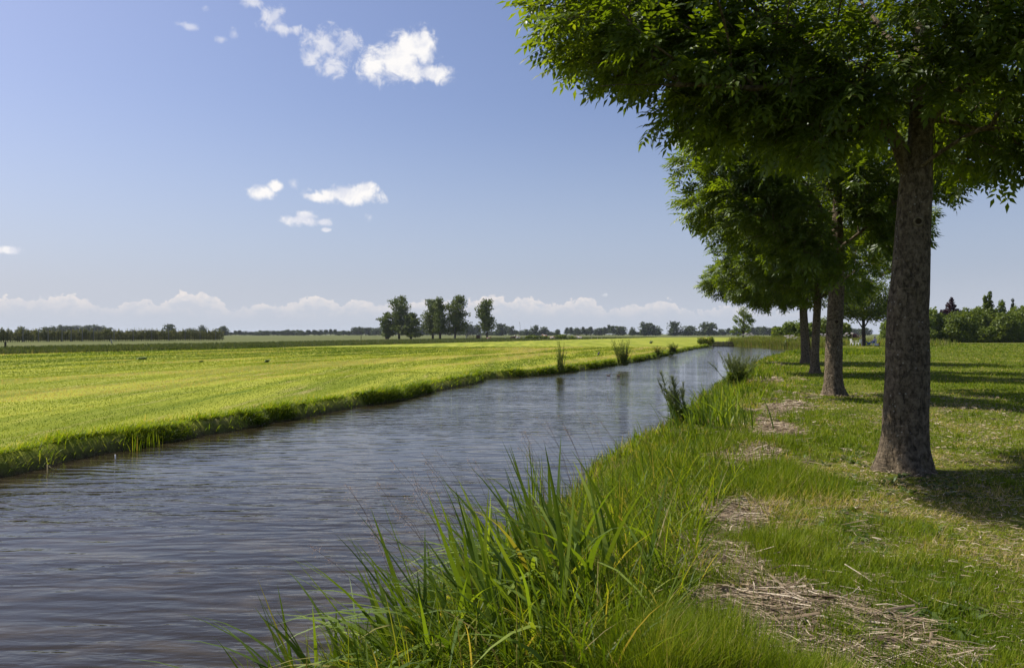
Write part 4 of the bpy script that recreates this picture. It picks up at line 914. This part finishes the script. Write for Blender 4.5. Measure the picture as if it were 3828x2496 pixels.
# ------------------------------------------------------------------ gate and fence posts in the meadow
def gate():
    Y = 278.; xa, xb = at_src(1743, Y), at_src(1798, Y); root = empty('field_gate', ((xa + xb) / 2, Y, -.15)); tag(root, 'rusty brown field gate between two posts by the slender willow', 'gate'); w = xb - xa
    for s in (-1, 1): b = MB(); b.box((s * w / 2, 0, .75), (.30, .22, 1.6)); b.box((s * w / 2, 0, 1.57), (.24, .18, .06)); b.build('gate_post', M['pale_wood'], root, False)
    g = MB()
    for z in (.3, .6, .9, 1.2): g.box((0, 0, z), (w - .35, .06, .09))
    for x in (-w / 2 + .25, 0, w / 2 - .25): g.box((x, .07, .75), (.09, .06, 1.1))
    g.box((-w / 4, -.065, .75), (w * .5, .05, .08), 0, (0, .42, 0)); g.build('gate_bars', M['rust'], root, False)
    b = MB(); b.box((w * .30, .14, .75), (1.3, .06, 1.15)); b.build('board_panel', M['rust'], root, False)
M['rust'] = plain('rusty_brown_paint', (0.09, 0.045, 0.035), 0.8, 0.1, 0.3, 6)
gate()
def posts():
    first = None; P = [(2119, 280, 1.5, .05, 'leaning pale fence post right of the long dark bush'), (2212, 280, 1.55, .03, 'tall pale fence post right of the lone lying cow'), (2234, 275, 1.0, 0, 'short pale fence post beside the tall leaning one'), (1956, 265, .75, 0, 'small white marker post below the cows at the mown field edge'), (1888, 280, .7, 0, 'small white post left of the first two cows'), (1967, 285, .6, 0, 'small white post between the two pairs of cows'),
         (1698, 275, 1.6, 0, 'thin white post below the broadest willow'), (1887 - 537, 270, 1.1, 0, 'dark thin post left of the left willow group'), (20, 100, .75, 0, 'short dark post at the left frame edge before the orchard'), (418, 150, .8, .1, 'thin leaning post before the middle of the orchard'), (2250, 278, .6, 0, 'lowest small post right of the short pale one')]
    for i, (sx, Y, h, t, lb) in enumerate(P):
        dark = 'dark' in lb.split(' fence')[0]; b = MB(); b.box((0, 0, h / 2 - .1), (.17, .17, h + .2)); b.box((0, 0, h + .03), (.13, .13, .06))
        o = b.build('fence_post', M['dark_wood'] if dark and 'pale' not in lb else M['pale_wood'], smooth=False); o.location = (at_src(sx, Y), Y, -.15); o.rotation_euler = (0, -t * 2, 0); tag(o, lb, 'post', 'posts in the meadow')
posts()
def pole():
    Y = 280.; b = MB(); s = Y / FPX; b.loft([(-.4, 0, 0), (.05, 0, 2), (.25, 0, 3.8), (.15, 0, 5.0), (-.1, 0, 6.2)], [.07, .06, .05, .04, .025], 7); b.loft([(.15, 0, 5.0), (0, 0, 5.5), (-.2, 0, 5.9)], [.03, .02, .012], 5)
    o = b.build('thin_mast', M['concrete']); o.location = (at_src(1942, Y), Y, -.15); tag(o, 'thin crooked pole rising above the tree line near the cows', 'pole')
pole()
def low_bushes():
    Y = 262.
    for sx, w, h, lb in [(1990, 50, 14, 'low dark bush in front of the middle cows'), (2030, 44, 12, 'low dark bush right below the white-headed cow'), (2095, 44, 17, 'highest dark bush right of the cow group'), (2130, 34, 10, 'low tapering bush at the right end of the dark bushes')]:
        s = Y / FPX; bush('low_bush', lb, sx, Y, w * s * 1.2, h * s * 1.1 + .2, 900, .22, M['hedge'], sx, 'dark bushes at the field edge by the cows', cat='bush', tr=(.4, .05, .03))
    for sx, sy, w, h, lb, sd in [(530, 1342, 30, 10, 'dark wind-blown tuft standing in the mown field', 1), (750, 1348, 12, 6, 'small pale tuft right of the dark one in the mown field', 2), (995, 1350, 9, 11, 'small upright weed in the mown field before the willows', 3), (2432, 1282, 8, 10, 'tiny dark tuft on the bright field near the river bend', 4)]:
        Y2 = FPX * 1.72 / (sy - CY); s = Y2 / FPX; x = at_src(sx, Y2); r = np.random.default_rng(sd); n = 160
        px = r.normal(0, w * s * .28, n); py = r.normal(0, w * s * .15, n); V, F, T = blades(np.stack([px, py, 0 * px], -1), h * s * (1 + .8 * r.random(n)), .035, r.normal(.2, .8, n), .5, .7, r.random(n) * .6, 2)
        o = mesh('grass_tuft', V, F, M['weed'], attrs={'tint': T}); o.location = (x, Y2, float(land(x, Y2))); tag(o, lb, 'grass tuft')
low_bushes()

# ------------------------------------------------------------------ weeds and shrubs of the river edges
def leafy_stems(name, label, x, Y, h, w, stems, seed, leafL=.09, mat='weed', lean=-.1, group=None, z=None, fl=0, base_leaves=0, spread=.5, cat='plant', leafstart=.08, flt=.55, dens=1.0):
    """upright stems set with narrow leaves, seed plumes at the tips, broad leaves at the foot"""
    r = np.random.default_rng(seed); zz = float(land(x, Y)) if z is None else z; root = empty(name, (x, Y, zz)); tag(root, label, cat, group)
    st = []; P, O, Ls = [], [], []; fp = []
    for s in range(stems):
        a = r.random() * 6.28; bx, by = math.cos(a) * w * .22 * r.random(), math.sin(a) * w * .22 * r.random(); hh = h * (.55 + .45 * r.random()); sp = w * spread * (r.random() - .5) * 2
        pts = np.array([(bx + (sp + lean * hh) * t ** 1.3, by + math.sin(a) * w * .3 * t, hh * t) for t in np.linspace(0, 1, 7)]); st.append((pts, np.linspace(.012, .004, 7) * (h / 1.1)))
        m = int((hh / h * 26 * (h / 1.1) + 6) * dens)
        for i in range(m):
            t = leafstart + (1 - leafstart) * r.random(); p = np.array([np.interp(t, np.linspace(0, 1, 7), pts[:, c]) for c in range(3)]); P.append(p); O.append(r.random() * 6.28); Ls.append(leafL * (1.35 - t * .8) * (.7 + .6 * r.random()))
        if fl:
            for i in range(int(fl)):
                t = flt + (1 - flt) * r.random(); p = np.array([np.interp(t, np.linspace(0, 1, 7), pts[:, c]) for c in range(3)]); q = p + np.array([r.normal(0, .10), r.normal(0, .08), .10 + .14 * r.random()]) * (h / 1.1) * (1.3 - t); fp.append((p, q))
    V, F = tubes(st, 5); mesh('stem', V, F, M['weed_stem'], root, True)
    P = np.array(P); n = len(P); V, F, T = blades(P, np.array(Ls), np.array(Ls) * .28, np.array(O), 1.0 + .3 * r.random(n), .7, r.random(n), 3, .3); Vs, Fs, Ts = [V], [F], [T]; k = len(V)
    if base_leaves:
        m = base_leaves; a = r.random(m) * 6.28; Pb = np.stack([np.cos(a) * w * .12, np.sin(a) * w * .12, .05 + .25 * h * r.random(m)], -1); Lb = h * (.22 + .16 * r.random(m)); V, F, T = blades(Pb, Lb, Lb * .26, a, .5, 1.5, .25 * r.random(m), 5, .2); Vs.append(V); Fs.append(F + k); Ts.append(T); k += len(V)
    mesh('foliage', np.vstack(Vs), np.vstack(Fs), M[mat], root, attrs={'tint': np.concatenate(Ts)})
    if fl:
        V, F = tubes([(np.array([p, (p + q) / 2 + [0, 0, -.01], q]), np.array([.0035, .003, .002])) for p, q in fp], 4); mesh('flower_stalk', V, F, M['weed_stem'], root)
        Pf = []
        for p, q in fp:
            for _ in range(13): t = r.random(); Pf.append(p + (q - p) * t + r.normal(0, .007, 3))
        Pf = np.array(Pf); n = len(Pf); V, F, T = blades(Pf, .022 * (h / 1.1), .009, r.random(n) * 6.28, .9 + r.random(n), .4, .45 + .55 * r.random(n), 2, .5); mesh('flower_plume', V, F, M['dockseed'], root, attrs={'tint': T})
    return root
M['dockseed'] = leaf_mat('dock_seed', [(0, (0.10, 0.13, 0.035)), (1, (0.22, 0.24, 0.10))], 0.35, (1.3, 1.3, .7), .03, .6)
leafy_stems('dock_plant', 'tall seeding dock plant leaning over the water at mid bank', 3.0, 14.2, 1.05, .6, 14, 1, .12, fl=34, base_leaves=60, lean=-.18, spread=.30, dens=1.2, mat='shoot', group=None)
leafy_stems('dock_plant', 'farther seeding dock plant standing up against the water', 7.3, 26.0, 1.2, 1.5, 42, 2, .15, fl=26, base_leaves=110, spread=.40, dens=1.2, mat='shoot', lean=-.05)
leafy_stems('willowherb', 'small tree-like willow shoot on the far bank, left of the two', 2.55, 42.4, 1.7, .9, 16, 3, .20, mat='shoot', dens=1.5, spread=.32, lean=.05, z=-.35, cat='shrub', leafstart=.02)
leafy_stems('willowherb', 'dense bushy willow shoots on the far bank, right of the two', 6.9, 49.6, 1.7, 1.5, 44, 4, .20, mat='shoot', dens=1.5, spread=.36, lean=-.1, z=-.35, cat='shrub', leafstart=.02)
leafy_stems('bank_shrub', 'low dark shrub on the far bank before the river bend', 16.6, 83, 1.1, 1.4, 30, 5, .3, dens=1.6, mat='shoot', z=-.3, cat='shrub', leafstart=.02)
leafy_stems('bank_shrub', 'small weedy shrub left of the dark one near the river bend', 13.8, 76, .9, 1.6, 18, 6, .34, z=-.3, cat='shrub', leafstart=.02, mat='bank')
for k, (sx, lb) in enumerate([(2625, 'left half of the leafy shrubs beside the weir'), (2652, 'right leafy shrub touching the weir')]):
    x = at_src(sx, 141); bush('bank_shrub', lb.replace('left half of the leafy shrubs', 'left one of two rounded green shrubs'), sx, 140, 2.1, 1.6, 900, .12, M['bank'], 90 + k, cat='shrub', tr=(.4, .03, .02), z=-.3)
def butterbur():
    x, y = -4.75, 25.2; r = np.random.default_rng(8); root = empty('broadleaf_plant', (x, y, -.35)); tag(root, 'broad-leaved weed drooping from the far bank to the water', 'plant'); n = 9
    a = r.normal(-.2, .9, n); V, F, T = blades(np.stack([np.cos(a) * .05, np.sin(a) * .05, 0 * a], -1), .45 + .25 * r.random(n), .16, a, .6, 1.6, .3 + .3 * r.random(n), 6, .2); mesh('foliage', V, F, M['bank'], root, attrs={'tint': T})
    b = MB(); 
    for q in a[:5]: b.loft([(0, 0, -.25), (.08 * math.cos(q), .08 * math.sin(q), .1)], [.012, .008], 5)
    b.build('stem', M['weed_stem'], root)
butterbur()
def stakes():
    b = MB(); b.loft([(0, 0, -.5), (.004, 0, .0), (.0, 0, .085)], [.011, .011, .010], 8); o = b.build('white_stake', M['white_plastic']); o.location = (at_src(431, 14.1), 14.1, WZ); tag(o, 'short white stake sticking out of the water by the far bank', 'stake')
    b = MB(); b.loft([(0, 0, -.4), (-.01, 0, .14)], [.01, .009], 6); b.loft([(-.01, 0, .12), (.05, 0, .08), (.12, .01, -.02)], [.008, .006, .004], 5); o = b.build('broken_reed', M['litterwood']); o.location = (at_src(180, 12.7), 12.7, WZ); tag(o, 'bent pale reed stub in the water left of the white stake', 'reed')
M['litterwood'] = plain('dry_reed_stalk', (0.34, 0.28, 0.14), .8, .1, .2)
stakes()

def clump(name, label, x, Y, n, L, W, spread, seed, lean=.15, outdir=math.pi, aniso=1.2, bend=1.3, z=None, mat='iris', seg=7, cat='plant', group=None, tmax=.95, old=.05):
    r = np.random.default_rng(seed); zz = float(land(x, Y)) - .03 if z is None else z
    px = r.normal(0, spread, n); py = r.normal(0, spread, n); P = np.stack([px, py, (land(x + px, Y + py) - .03 - zz) if z is None else 0 * px], -1)
    out = outdir + r.normal(0, aniso, n); l = L * (.55 + .5 * r.random(n)); V, F, T = blades(P, l, W * (.7 + .5 * r.random(n)), out, np.abs(r.normal(lean, .13, n)), bend * (r.random(n) ** 1.4) * 1.2, np.where(r.random(n) < old, .97, r.random(n) * tmax * .95), seg, .45, .04)
    o = mesh(name, V, F, M[mat], attrs={'tint': T}); o.location = (x, Y, zz); return tag(o, label, cat, group)
gI = 'sword-leaved iris clumps along the near bank'
clump('iris_clump', 'largest sword-leaved iris clump arching over the water in the foreground', .22, 4.95, 190, 1.05, .042, .27, 1, group=gI, lean=.30, bend=2.1, aniso=.95)
clump('iris_clump', 'iris clump just behind the largest one, tips over the water', .02, 5.75, 80, .85, .038, .22, 2, group=gI, lean=.3, bend=2)
clump('iris_clump', 'lowest iris clump cut by the bottom frame edge, left part', -.45, 4.1, 70, 1.0, .040, .18, 3, group=gI, lean=.42, bend=2, aniso=.8)
clump('iris_clump', 'iris clump at the bottom frame edge below the largest one', -.05, 4.1, 80, .92, .038, .2, 4, group=gI, lean=.32, bend=2, aniso=.8)
clump('iris_clump', 'small outermost iris clump at the bottom left of the bank', -1.0, 4.2, 22, .95, .036, .12, 5, group=gI, lean=.35, aniso=.7)
clump('iris_clump', 'mid-bank iris clump below the seeding dock', 3.35, 13.6, 150, .85, .026, .38, 6, group=gI)
clump('iris_clump', 'iris clump right behind the seeding dock', 4.0, 15.6, 110, .75, .03, .30, 7, group=gI)
clump('iris_clump', 'iris clump between the two dock plants', 5.2, 19.6, 110, .65, .035, .30, 8, group=gI)
clump('iris_clump', 'far small iris clump beside the second dock', 8.3, 27.6, 110, .75, .04, .30, 9, group=gI)
clump('reed_clump', 'slender rushes growing alone in the water off the near bank', .36, 10.7, 26, .95, .016, .07, 10, lean=.12, outdir=0, aniso=3, bend=.35, z=WZ - .1, cat='rushes', old=0)
clump('reed_clump', 'thin rushes at the waterline right of the lone rushes', 1.0, 10.3, 40, .6, .012, .22, 11, lean=.1, aniso=3, bend=.5, cat='rushes', mat='bank')
clump('reed_clump', 'two-tuft rushes rising from the water by the far bank', -7.02, 15.7, 26, .40, .02, .09, 12, lean=.08, aniso=3, bend=.3, z=WZ - .05, cat='rushes', mat='bank')
clump('reed_clump', 'light green rushes against the dark gap of the far bank', -7.12, 15.1, 16, .40, .02, .05, 13, lean=.06, aniso=3, bend=.3, z=WZ - .05, cat='rushes', mat='bank')
def blades_foreground():
    # long single grass leaves in the foreground bank, mixed with the irises
    n = 6500; y = 3.5 + 6 * rng.random(n) ** 1.5; x = Rx(y) + .2 + 2.1 * rng.random(n); L = .22 + .36 * rng.random(n)
    put_blades('foreground_grass', 'long lush grass leaves between the irises on the near bank', x, y, L, .007 + .006 * rng.random(n), math.pi + rng.normal(0, 1.6, n), np.abs(rng.normal(.35, .3, n)), rng.random(n) * 2.0, rng.random(n) * .93, M['bank'], 5)
    # seeding grasses leaning out over the water
    m = 46; y = 5.2 + 6.5 * rng.random(m); x = Rx(y) + .1 + .7 * rng.random(m); z = land(x, y); st = []; Pf = []
    for i in range(m):
        h = .75 + .4 * rng.random(); ln = -.25 - .35 * rng.random(); pts = np.array([(x[i] + ln * t ** 1.8, y[i] + .1 * t * rng.normal(), z[i] + h * t) for t in np.linspace(0, 1, 7)]); st.append((pts, np.linspace(.0022, .001, 7)))
        e = pts[-1]; d = pts[-1] - pts[-3]; d /= np.linalg.norm(d)
        for k in range(60):
            t = rng.random(); Pf.append(e - d * (.20 * t) + rng.normal(0, .006 + .020 * (t > .15) * (1 - abs(t - .5)), 3))
    V, F = tubes(st, 4); k = len(V)
    tri = np.vstack([F[:, [0, 1, 2]], F[:, [0, 2, 3]]]); Pf = np.array(Pf); n = len(Pf); V2, F2, T2 = blades(Pf, .013, .005, rng.random(n) * 6.28, 1 + rng.random(n), .4, rng.random(n), 2, .5)
    o = mesh('seeding_grass', np.vstack([V, V2]), np.vstack([tri, F2 + k]), M['seed'], attrs={'tint': np.concatenate([np.full(k, .6), T2])}); tag(o, 'pinkish seeding grass heads nodding over the near water edge', None, None, 'stuff')
blades_foreground()
def broad_weeds():
    n = 1700; x, y, r = lodpoints(n, 3.5, 14, -8, 30, 1); d, dl, dr = sd_water(x, y); k = (dr > .8) & (dr < 4.4) & (fbm(x, y, 1.3, 91) > .48); x, y = x[k], y[k]; P = np.repeat(np.stack([x, y, land(x, y)], -1), 7, 0); n = len(P); P[:, :2] += rng.normal(0, .03, (n, 2))
    L = .05 + .05 * rng.random(n); V, F, T = blades(P, L, L * .5, rng.random(n) * 6.28, .5 + .4 * rng.random(n), .9, rng.random(n) * .7, 4, .2); o = mesh('broadleaf_weeds', V, F, M['weed'], attrs={'tint': T}); tag(o, 'small broad-leaved weeds scattered over the bank top', None, None, 'stuff')
    # clover and daisy heads
    n = 500; x, y, r = lodpoints(n, 4.5, 26, 12, 34, 1); k = sd_water(x, y)[2] > 3; x, y, r = x[k], y[k], r[k]; n = len(x); P = np.stack([x, y, land(x, y) + .05], -1); P = np.repeat(P, 5, 0); r5 = np.repeat(r, 5); n = len(P); V, F, T = blades(P, np.maximum(.006, r5 * .0005), np.maximum(.005, r5 * .0005), rng.random(n) * 6.28, .9, .3, .5 + .5 * rng.random(n), 2); o = mesh('clover_flowers', V, F, M['blossom'], attrs={'tint': T}); tag(o, 'tiny white clover heads dotted across the lawn', None, None, 'stuff')
broad_weeds()

# ------------------------------------------------------------------ animals
M['duck_body'] = plain('duck_plumage', (0.17, 0.12, 0.08), .7, .2, .5, 20); M['duck_head'] = plain('duck_dark_head', (0.035, 0.03, 0.02), .6, .3, .3, 20); M['duck_brown'] = plain('duck_brown_head', (0.12, 0.07, 0.04), .7, .2, .3, 20)
M['bill'] = plain('duck_bill', (0.22, 0.17, 0.05), .5, .4, .1); M['crow'] = plain('black_feathers', (0.012, 0.012, 0.013), .5, .4, .2)
def duck(label, sx, head):
    Y = 42.2; root = empty('duck', (at_src(sx, Y), Y, WZ), .15); tag(root, label, 'duck'); root.scale = (.5, .5, .5)
    b = MB(); b.loft([(-.22, 0, .10), (-.17, 0, .075), (-.08, 0, .045), (.03, 0, .035), (.12, 0, .045), (.16, 0, .075), (.175, 0, .12), (.18, 0, .165), (.20, 0, .20), (.23, 0, .195), (.245, 0, .185)], [(.008, .006), (.045, .03), (.075, .055), (.085, .065), (.07, .058), (.045, .045), (.028, .03), (.027, .03), (.032, .034), (.024, .026), (.008, .008)], 12); b.build('body', M['duck_body'], root)
    b = MB(); b.ball((.205, 0, .205), (.043, .036, .038), 10, 8); b.build('head_plumage', M[head], root); b = MB(); b.loft([(.24, 0, .197), (.265, 0, .19), (.29, 0, .186)], [(.014, .012), (.012, .006), (.004, .003)], 8); b.build('bill', M['bill'], root)
duck('left duck of the pair, brown-headed, swimming to the right', 2274, 'duck_brown'); duck('right duck of the pair, with a dark head', 2312, 'duck_head')
def crow(label, sx, Y, s=1.0):
    x = at_src(sx, Y); root = empty('crow', (x, Y, float(land(x, Y)) + .03), 1.1); tag(root, label, 'bird'); root.scale = (s, s, s)
    b = MB(); b.loft([(-.22, 0, .06), (-.12, 0, .10), (-.02, 0, .16), (.06, 0, .22), (.09, 0, .27), (.12, 0, .295), (.15, 0, .29)], [.012, .04, .065, .06, .038, .04, .015], 10); b.build('body', M['crow'], root); b = MB(); b.loft([(.145, 0, .292), (.20, 0, .28)], [.014, .003], 6); b.build('beak', M['crow'], root)
    for s_ in (-1, 1): b = MB(); b.loft([(0, s_ * .03, .12), (.0, s_ * .03, .0)], [.01, .007], 5); b.build('leg', M['crow'], root)
crow('black bird standing on the mown edge of the far bank', 2238, 66, 1.15); crow('tiny black bird far off on the bright field', 2433, 178, 1.2)
def cow_mat():
    m, g = new_mat('brown_white_hide'); tc = g.node('ShaderNodeTexCoord').outputs['Object']; oi = g.node('ShaderNodeObjectInfo').outputs['Random']
    v = g.node('ShaderNodeVectorMath', operation='ADD'); g.l.new(tc, v.inputs[0]); cmb = g.node('ShaderNodeCombineXYZ'); g.l.new(g.m('MULTIPLY', oi, 20.0), cmb.inputs[0]); g.l.new(cmb.outputs[0], v.inputs[1])
    n = g.noise(v.outputs[0], 1.6, 3, .5); c = g.mix(g.smooth(n, .49, .53), (.30, .115, .05, 1), (.72, .66, .60, 1)); return finish(m, g, bsdf(g, c, .8, .2))
M['cow'] = cow_mat(); M['cowdark'] = plain('dark_brown_hide', (0.055, 0.03, 0.02), .8, .2, .4)
def cow(label, sx, Y, rz, mat='cow', standing=False, s=1.0):
    x = at_src(sx, Y); root = empty('cow', (x, Y, -.15), rz); tag(root, label, 'cow', None); root.scale = (s, s, s); dz = .0 if not standing else .62
    b = MB(); b.loft([(-1.05, 0, .52 + dz), (-.95, 0, .5 + dz), (-.6, 0, .46 + dz), (0, 0, .43 + dz), (.45, 0, .5 + dz), (.7, 0, .62 + dz), (.9, 0, .82 + dz), (1.05, 0, 1.0 + dz), (1.2, 0, 1.02 + dz), (1.42, 0, .88 + dz), (1.5, 0, .82 + dz)], [(.1, .1), (.3, .26), (.42, .36), (.46, .4), (.38, .38), (.24, .32), (.17, .22), (.14, .17), (.14, .15), (.09, .09), (.05, .05)], 14); b.build('body', M[mat], root)
    for sy in (-1, 1):
        for lx in (-.7, .5):
            b = MB()
            if standing: b.loft([(lx, sy * .25, .95), (lx - .05, sy * .26, .55), (lx, sy * .26, .0)], [.15, .08, .06], 8)
            else: b.loft([(lx, sy * .35, .3), (lx + .25, sy * .52, .18), (lx - .05, sy * .58, .07)], [.15, .09, .06], 8)
            b.build('leg', M[mat], root)
        b = MB(); b.loft([(1.08, sy * .12, 1.08 + dz), (1.05, sy * .27, 1.1 + dz)], [.05, .02], 6); b.build('ear', M[mat], root)
cow('dark brown cow lying at the left end of the herd', 1917, 300, .4, 'cowdark'); cow('white-patched cow lying beside the dark brown one', 1936, 298, 3.3); cow('brown and white cow lying just left of the dark bush', 2008, 292, .2)
cow('cow with raised white head behind the dark bush', 2037, 292, 2.6, 'cow', True, .95); cow('brown and white cow lying right of the one with raised head', 2066, 290, .0); cow('lone reddish cow lying apart from the herd at the right', 2166, 296, 3.0); cow('brown and white animal resting by the slender willow', 1826, 275, .3, 'cow', False, .7)

# ------------------------------------------------------------------ garden chairs, people and dog under the far lawn tree
def chair(label, sx, Y, rz, group='white plastic garden chairs'):
    x = at_src(sx, Y); root = empty('garden_chair', (x, Y, float(land(x, Y))), rz); tag(root, label, 'chair', group); m = M['white_plastic']
    b = MB(); b.box((0, 0, .43), (.48, .48, .035)); b.box((.245, 0, .405), (.02, .46, .05)); b.build('seat', m, root, False)
    b = MB(); 
    for i in range(5): b.box((-.27 - .02, -.18 + .09 * i, .66), (.022, .045, .44), 0, (0, -.18, 0))
    b.box((-.335, 0, .885), (.03, .46, .06), 0, (0, -.18, 0)); b.build('backrest', m, root, False)
    for sx_, sy in ((1, 1), (1, -1), (-1, 1), (-1, -1)): b = MB(); b.loft([(sx_ * .21, sy * .22, .43), (sx_ * .27, sy * .27, 0)], [.032, .024], 8); b.build('leg', m, root)
    for sy in (-1, 1): b = MB(); b.box((-.02, sy * .27, .66), (.5, .05, .03)); b.loft([(.22, sy * .27, .65), (.23, sy * .26, .43)], [.022, .022], 6); b.build('armrest', m, root)
    return root
chair('empty white garden chair at the left, seen from its side', 3189, 107, .25); chair('empty white garden chair right beside the tree trunk, turned away', 3210, 105.5, 1.9)
chair('white garden chair in which the person in a white cap sits', 3266, 106, math.pi - .1)
M['skin'] = plain('skin', (0.42, 0.25, 0.17), .6, .3, .05); M['shirt'] = plain('lilac_white_shirt', (0.55, 0.50, 0.68), .9, .1, .2, 12); M['jeans'] = plain('blue_jeans', (0.045, 0.10, 0.26), .9, .1, .15, 12); M['cap'] = plain('white_cap', (.78, .76, .74), .8, .2, .03); M['orange'] = plain('orange_hair', (.42, .16, .05), .8, .2, .2, 12); M['hair'] = plain('brown_hair', (.10, .06, .035), .8, .2, .2)
def skin_body(name, verts, edges, radii, mat, parent):
    me = bpy.data.meshes.new(name); me.from_pydata(verts, edges, []); o = bpy.data.objects.new(name, me); COL.objects.link(o); o.parent = parent
    o.modifiers.new('skin', 'SKIN'); sv = me.skin_vertices
    if len(sv) == 0:
        import bmesh
        bm = bmesh.new(); bm.from_mesh(me); bm.verts.layers.skin.verify(); bm.to_mesh(me); bm.free()
    sv = me.skin_vertices[0].data
    for i, r_ in enumerate(radii): sv[i].radius = (r_, r_)
    sv[0].use_root = True; s = o.modifiers.new('sub', 'SUBSURF'); s.levels = 1; s.render_levels = 1; me.materials.append(mat); return o
def seated(label, sx, Y, rz, shirt, leg, cap):
    x = at_src(sx, Y); root = empty('person', (x, Y, float(land(x, Y))), rz); tag(root, label, 'person')
    # faces +X, leaning back, legs stretched forward; pelvis at 0
    P = [(0, 0, .50), (-.06, 0, .72), (-.14, 0, .93), (-.16, 0, 1.03), (-.15, 0, 1.13), (-.15, 0, 1.22), (.02, .10, .50), (.42, .12, .50), (.80, .13, .10), (.92, .13, .12), (.02, -.10, .50), (.44, -.12, .47), (.84, -.13, .08), (.96, -.13, .11), (-.14, .19, .95), (.02, .26, .72), (.24, .22, .70), (.33, .20, .70), (-.14, -.19, .95), (.02, -.26, .72), (.24, -.22, .70), (.33, -.20, .70)]
    E = [(0, 1), (1, 2), (2, 3), (3, 4), (4, 5), (0, 6), (6, 7), (7, 8), (8, 9), (0, 10), (10, 11), (11, 12), (12, 13), (2, 14), (14, 15), (15, 16), (16, 17), (2, 18), (18, 19), (19, 20), (20, 21)]
    R = [.13, .13, .14, .06, .095, .08, .09, .065, .045, .04, .09, .065, .045, .04, .06, .045, .032, .035, .06, .045, .032, .035]
    skin_body('body', P, E, R, M['skin'], root)
    skin_body('shirt', [(-.03, 0, .58), (-.06, 0, .72), (-.14, 0, .94), (-.14, .19, .95), (-.05, .24, .80), (-.14, -.19, .95), (-.05, -.24, .80)], [(0, 1), (1, 2), (2, 3), (3, 4), (2, 5), (5, 6)], [.155, .155, .155, .078, .065, .078, .065], shirt, root)
    skin_body('trousers', [(0, 0, .50), (.02, .10, .50), (.42, .12, .50), (.76, .13, .14), (.02, -.10, .50), (.44, -.12, .47), (.80, -.13, .12)], [(0, 1), (1, 2), (2, 3), (0, 4), (4, 5), (5, 6)], [.145, .105, .08, .062, .105, .08, .062], leg, root)
    b = MB(); b.ball((-.155, 0, 1.25), (.125, .11, .10), 12, 8); 
    if cap == 'cap': b.loft([(-.10, 0, 1.245), (.0, 0, 1.235), (.05, 0, 1.225)], [(.09, .015), (.08, .012), (.03, .008)], 8); b.build('cap', M['cap'], root)
    else: b.build('hair', M[cap], root)
seated('person in a white cap, pale lilac shirt and blue jeans reclining with legs stretched out', 3266, 106, math.pi - .1, M['shirt'], M['jeans'], 'cap')
seated('second person mostly hidden behind the tree, orange hair showing at the trunk edge', 3229.5, 110.5, .0, M['jeans'], M['jeans'], 'orange')
def dog():
    Y = 105.; x = at_src(3279, Y); root = empty('dog', (x, Y, float(land(x, Y))), .35); tag(root, 'white and red-brown dog lying on the grass beside the seated person', 'dog')
    b = MB(); b.loft([(-.42, 0, .12), (-.32, 0, .17), (-.1, 0, .19), (.12, 0, .2), (.26, 0, .27), (.34, 0, .38), (.42, 0, .43), (.52, 0, .40), (.60, 0, .37)], [(.05, .05), (.13, .12), (.15, .14), (.14, .15), (.10, .11), (.075, .08), (.08, .08), (.05, .045), (.03, .025)], 12); b.build('body', M['dogfur'], root)
    for sy in (-1, 1):
        b = MB(); b.loft([(.2, sy * .1, .13), (.35, sy * .12, .05), (.52, sy * .12, .035)], [.06, .04, .035], 7); b.build('leg', M['dogfur'], root)
        b = MB(); b.loft([(-.3, sy * .12, .14), (-.12, sy * .18, .08), (-.02, sy * .2, .035)], [.08, .05, .03], 7); b.build('leg', M['dogfur'], root)
        b = MB(); b.loft([(.38, sy * .07, .46), (.36, sy * .11, .38)], [.035, .02], 6); b.build('ear', M['orange'], root)
    b = MB(); b.loft([(-.42, 0, .13), (-.55, .05, .08), (-.66, .12, .05)], [.03, .025, .012], 6); b.build('tail', M['dogfur'], root)
def dogm():
    m, g = new_mat('white_red_fur'); s = g.node('ShaderNodeSeparateXYZ'); g.l.new(g.node('ShaderNodeTexCoord').outputs['Object'], s.inputs[0]); c = g.mix(g.smooth(s.outputs[0], .12, .2), (.68, .6, .55, 1), (.26, .07, .035, 1)); return finish(m, g, bsdf(g, c, .9, .1))
M['dogfur'] = dogm(); dog()

# ------------------------------------------------------------------ the air
def haze():
    m = bpy.data.materials.new('haze_air'); m.use_nodes = True; t = m.node_tree; t.nodes.clear(); o = t.nodes.new('ShaderNodeOutputMaterial'); v = t.nodes.new('ShaderNodeVolumePrincipled')
    v.inputs['Color'].default_value = (0.80, 0.88, 1.0, 1); v.inputs['Density'].default_value = 0.00008; v.inputs['Anisotropy'].default_value = 0.2; t.links.new(v.outputs[0], o.inputs['Volume'])
    b = MB(); b.box((0, 0, 9.0), (19000, 19000, 24)); h = b.build('haze', m, smooth=False); tag(h, kind='stuff')
haze()
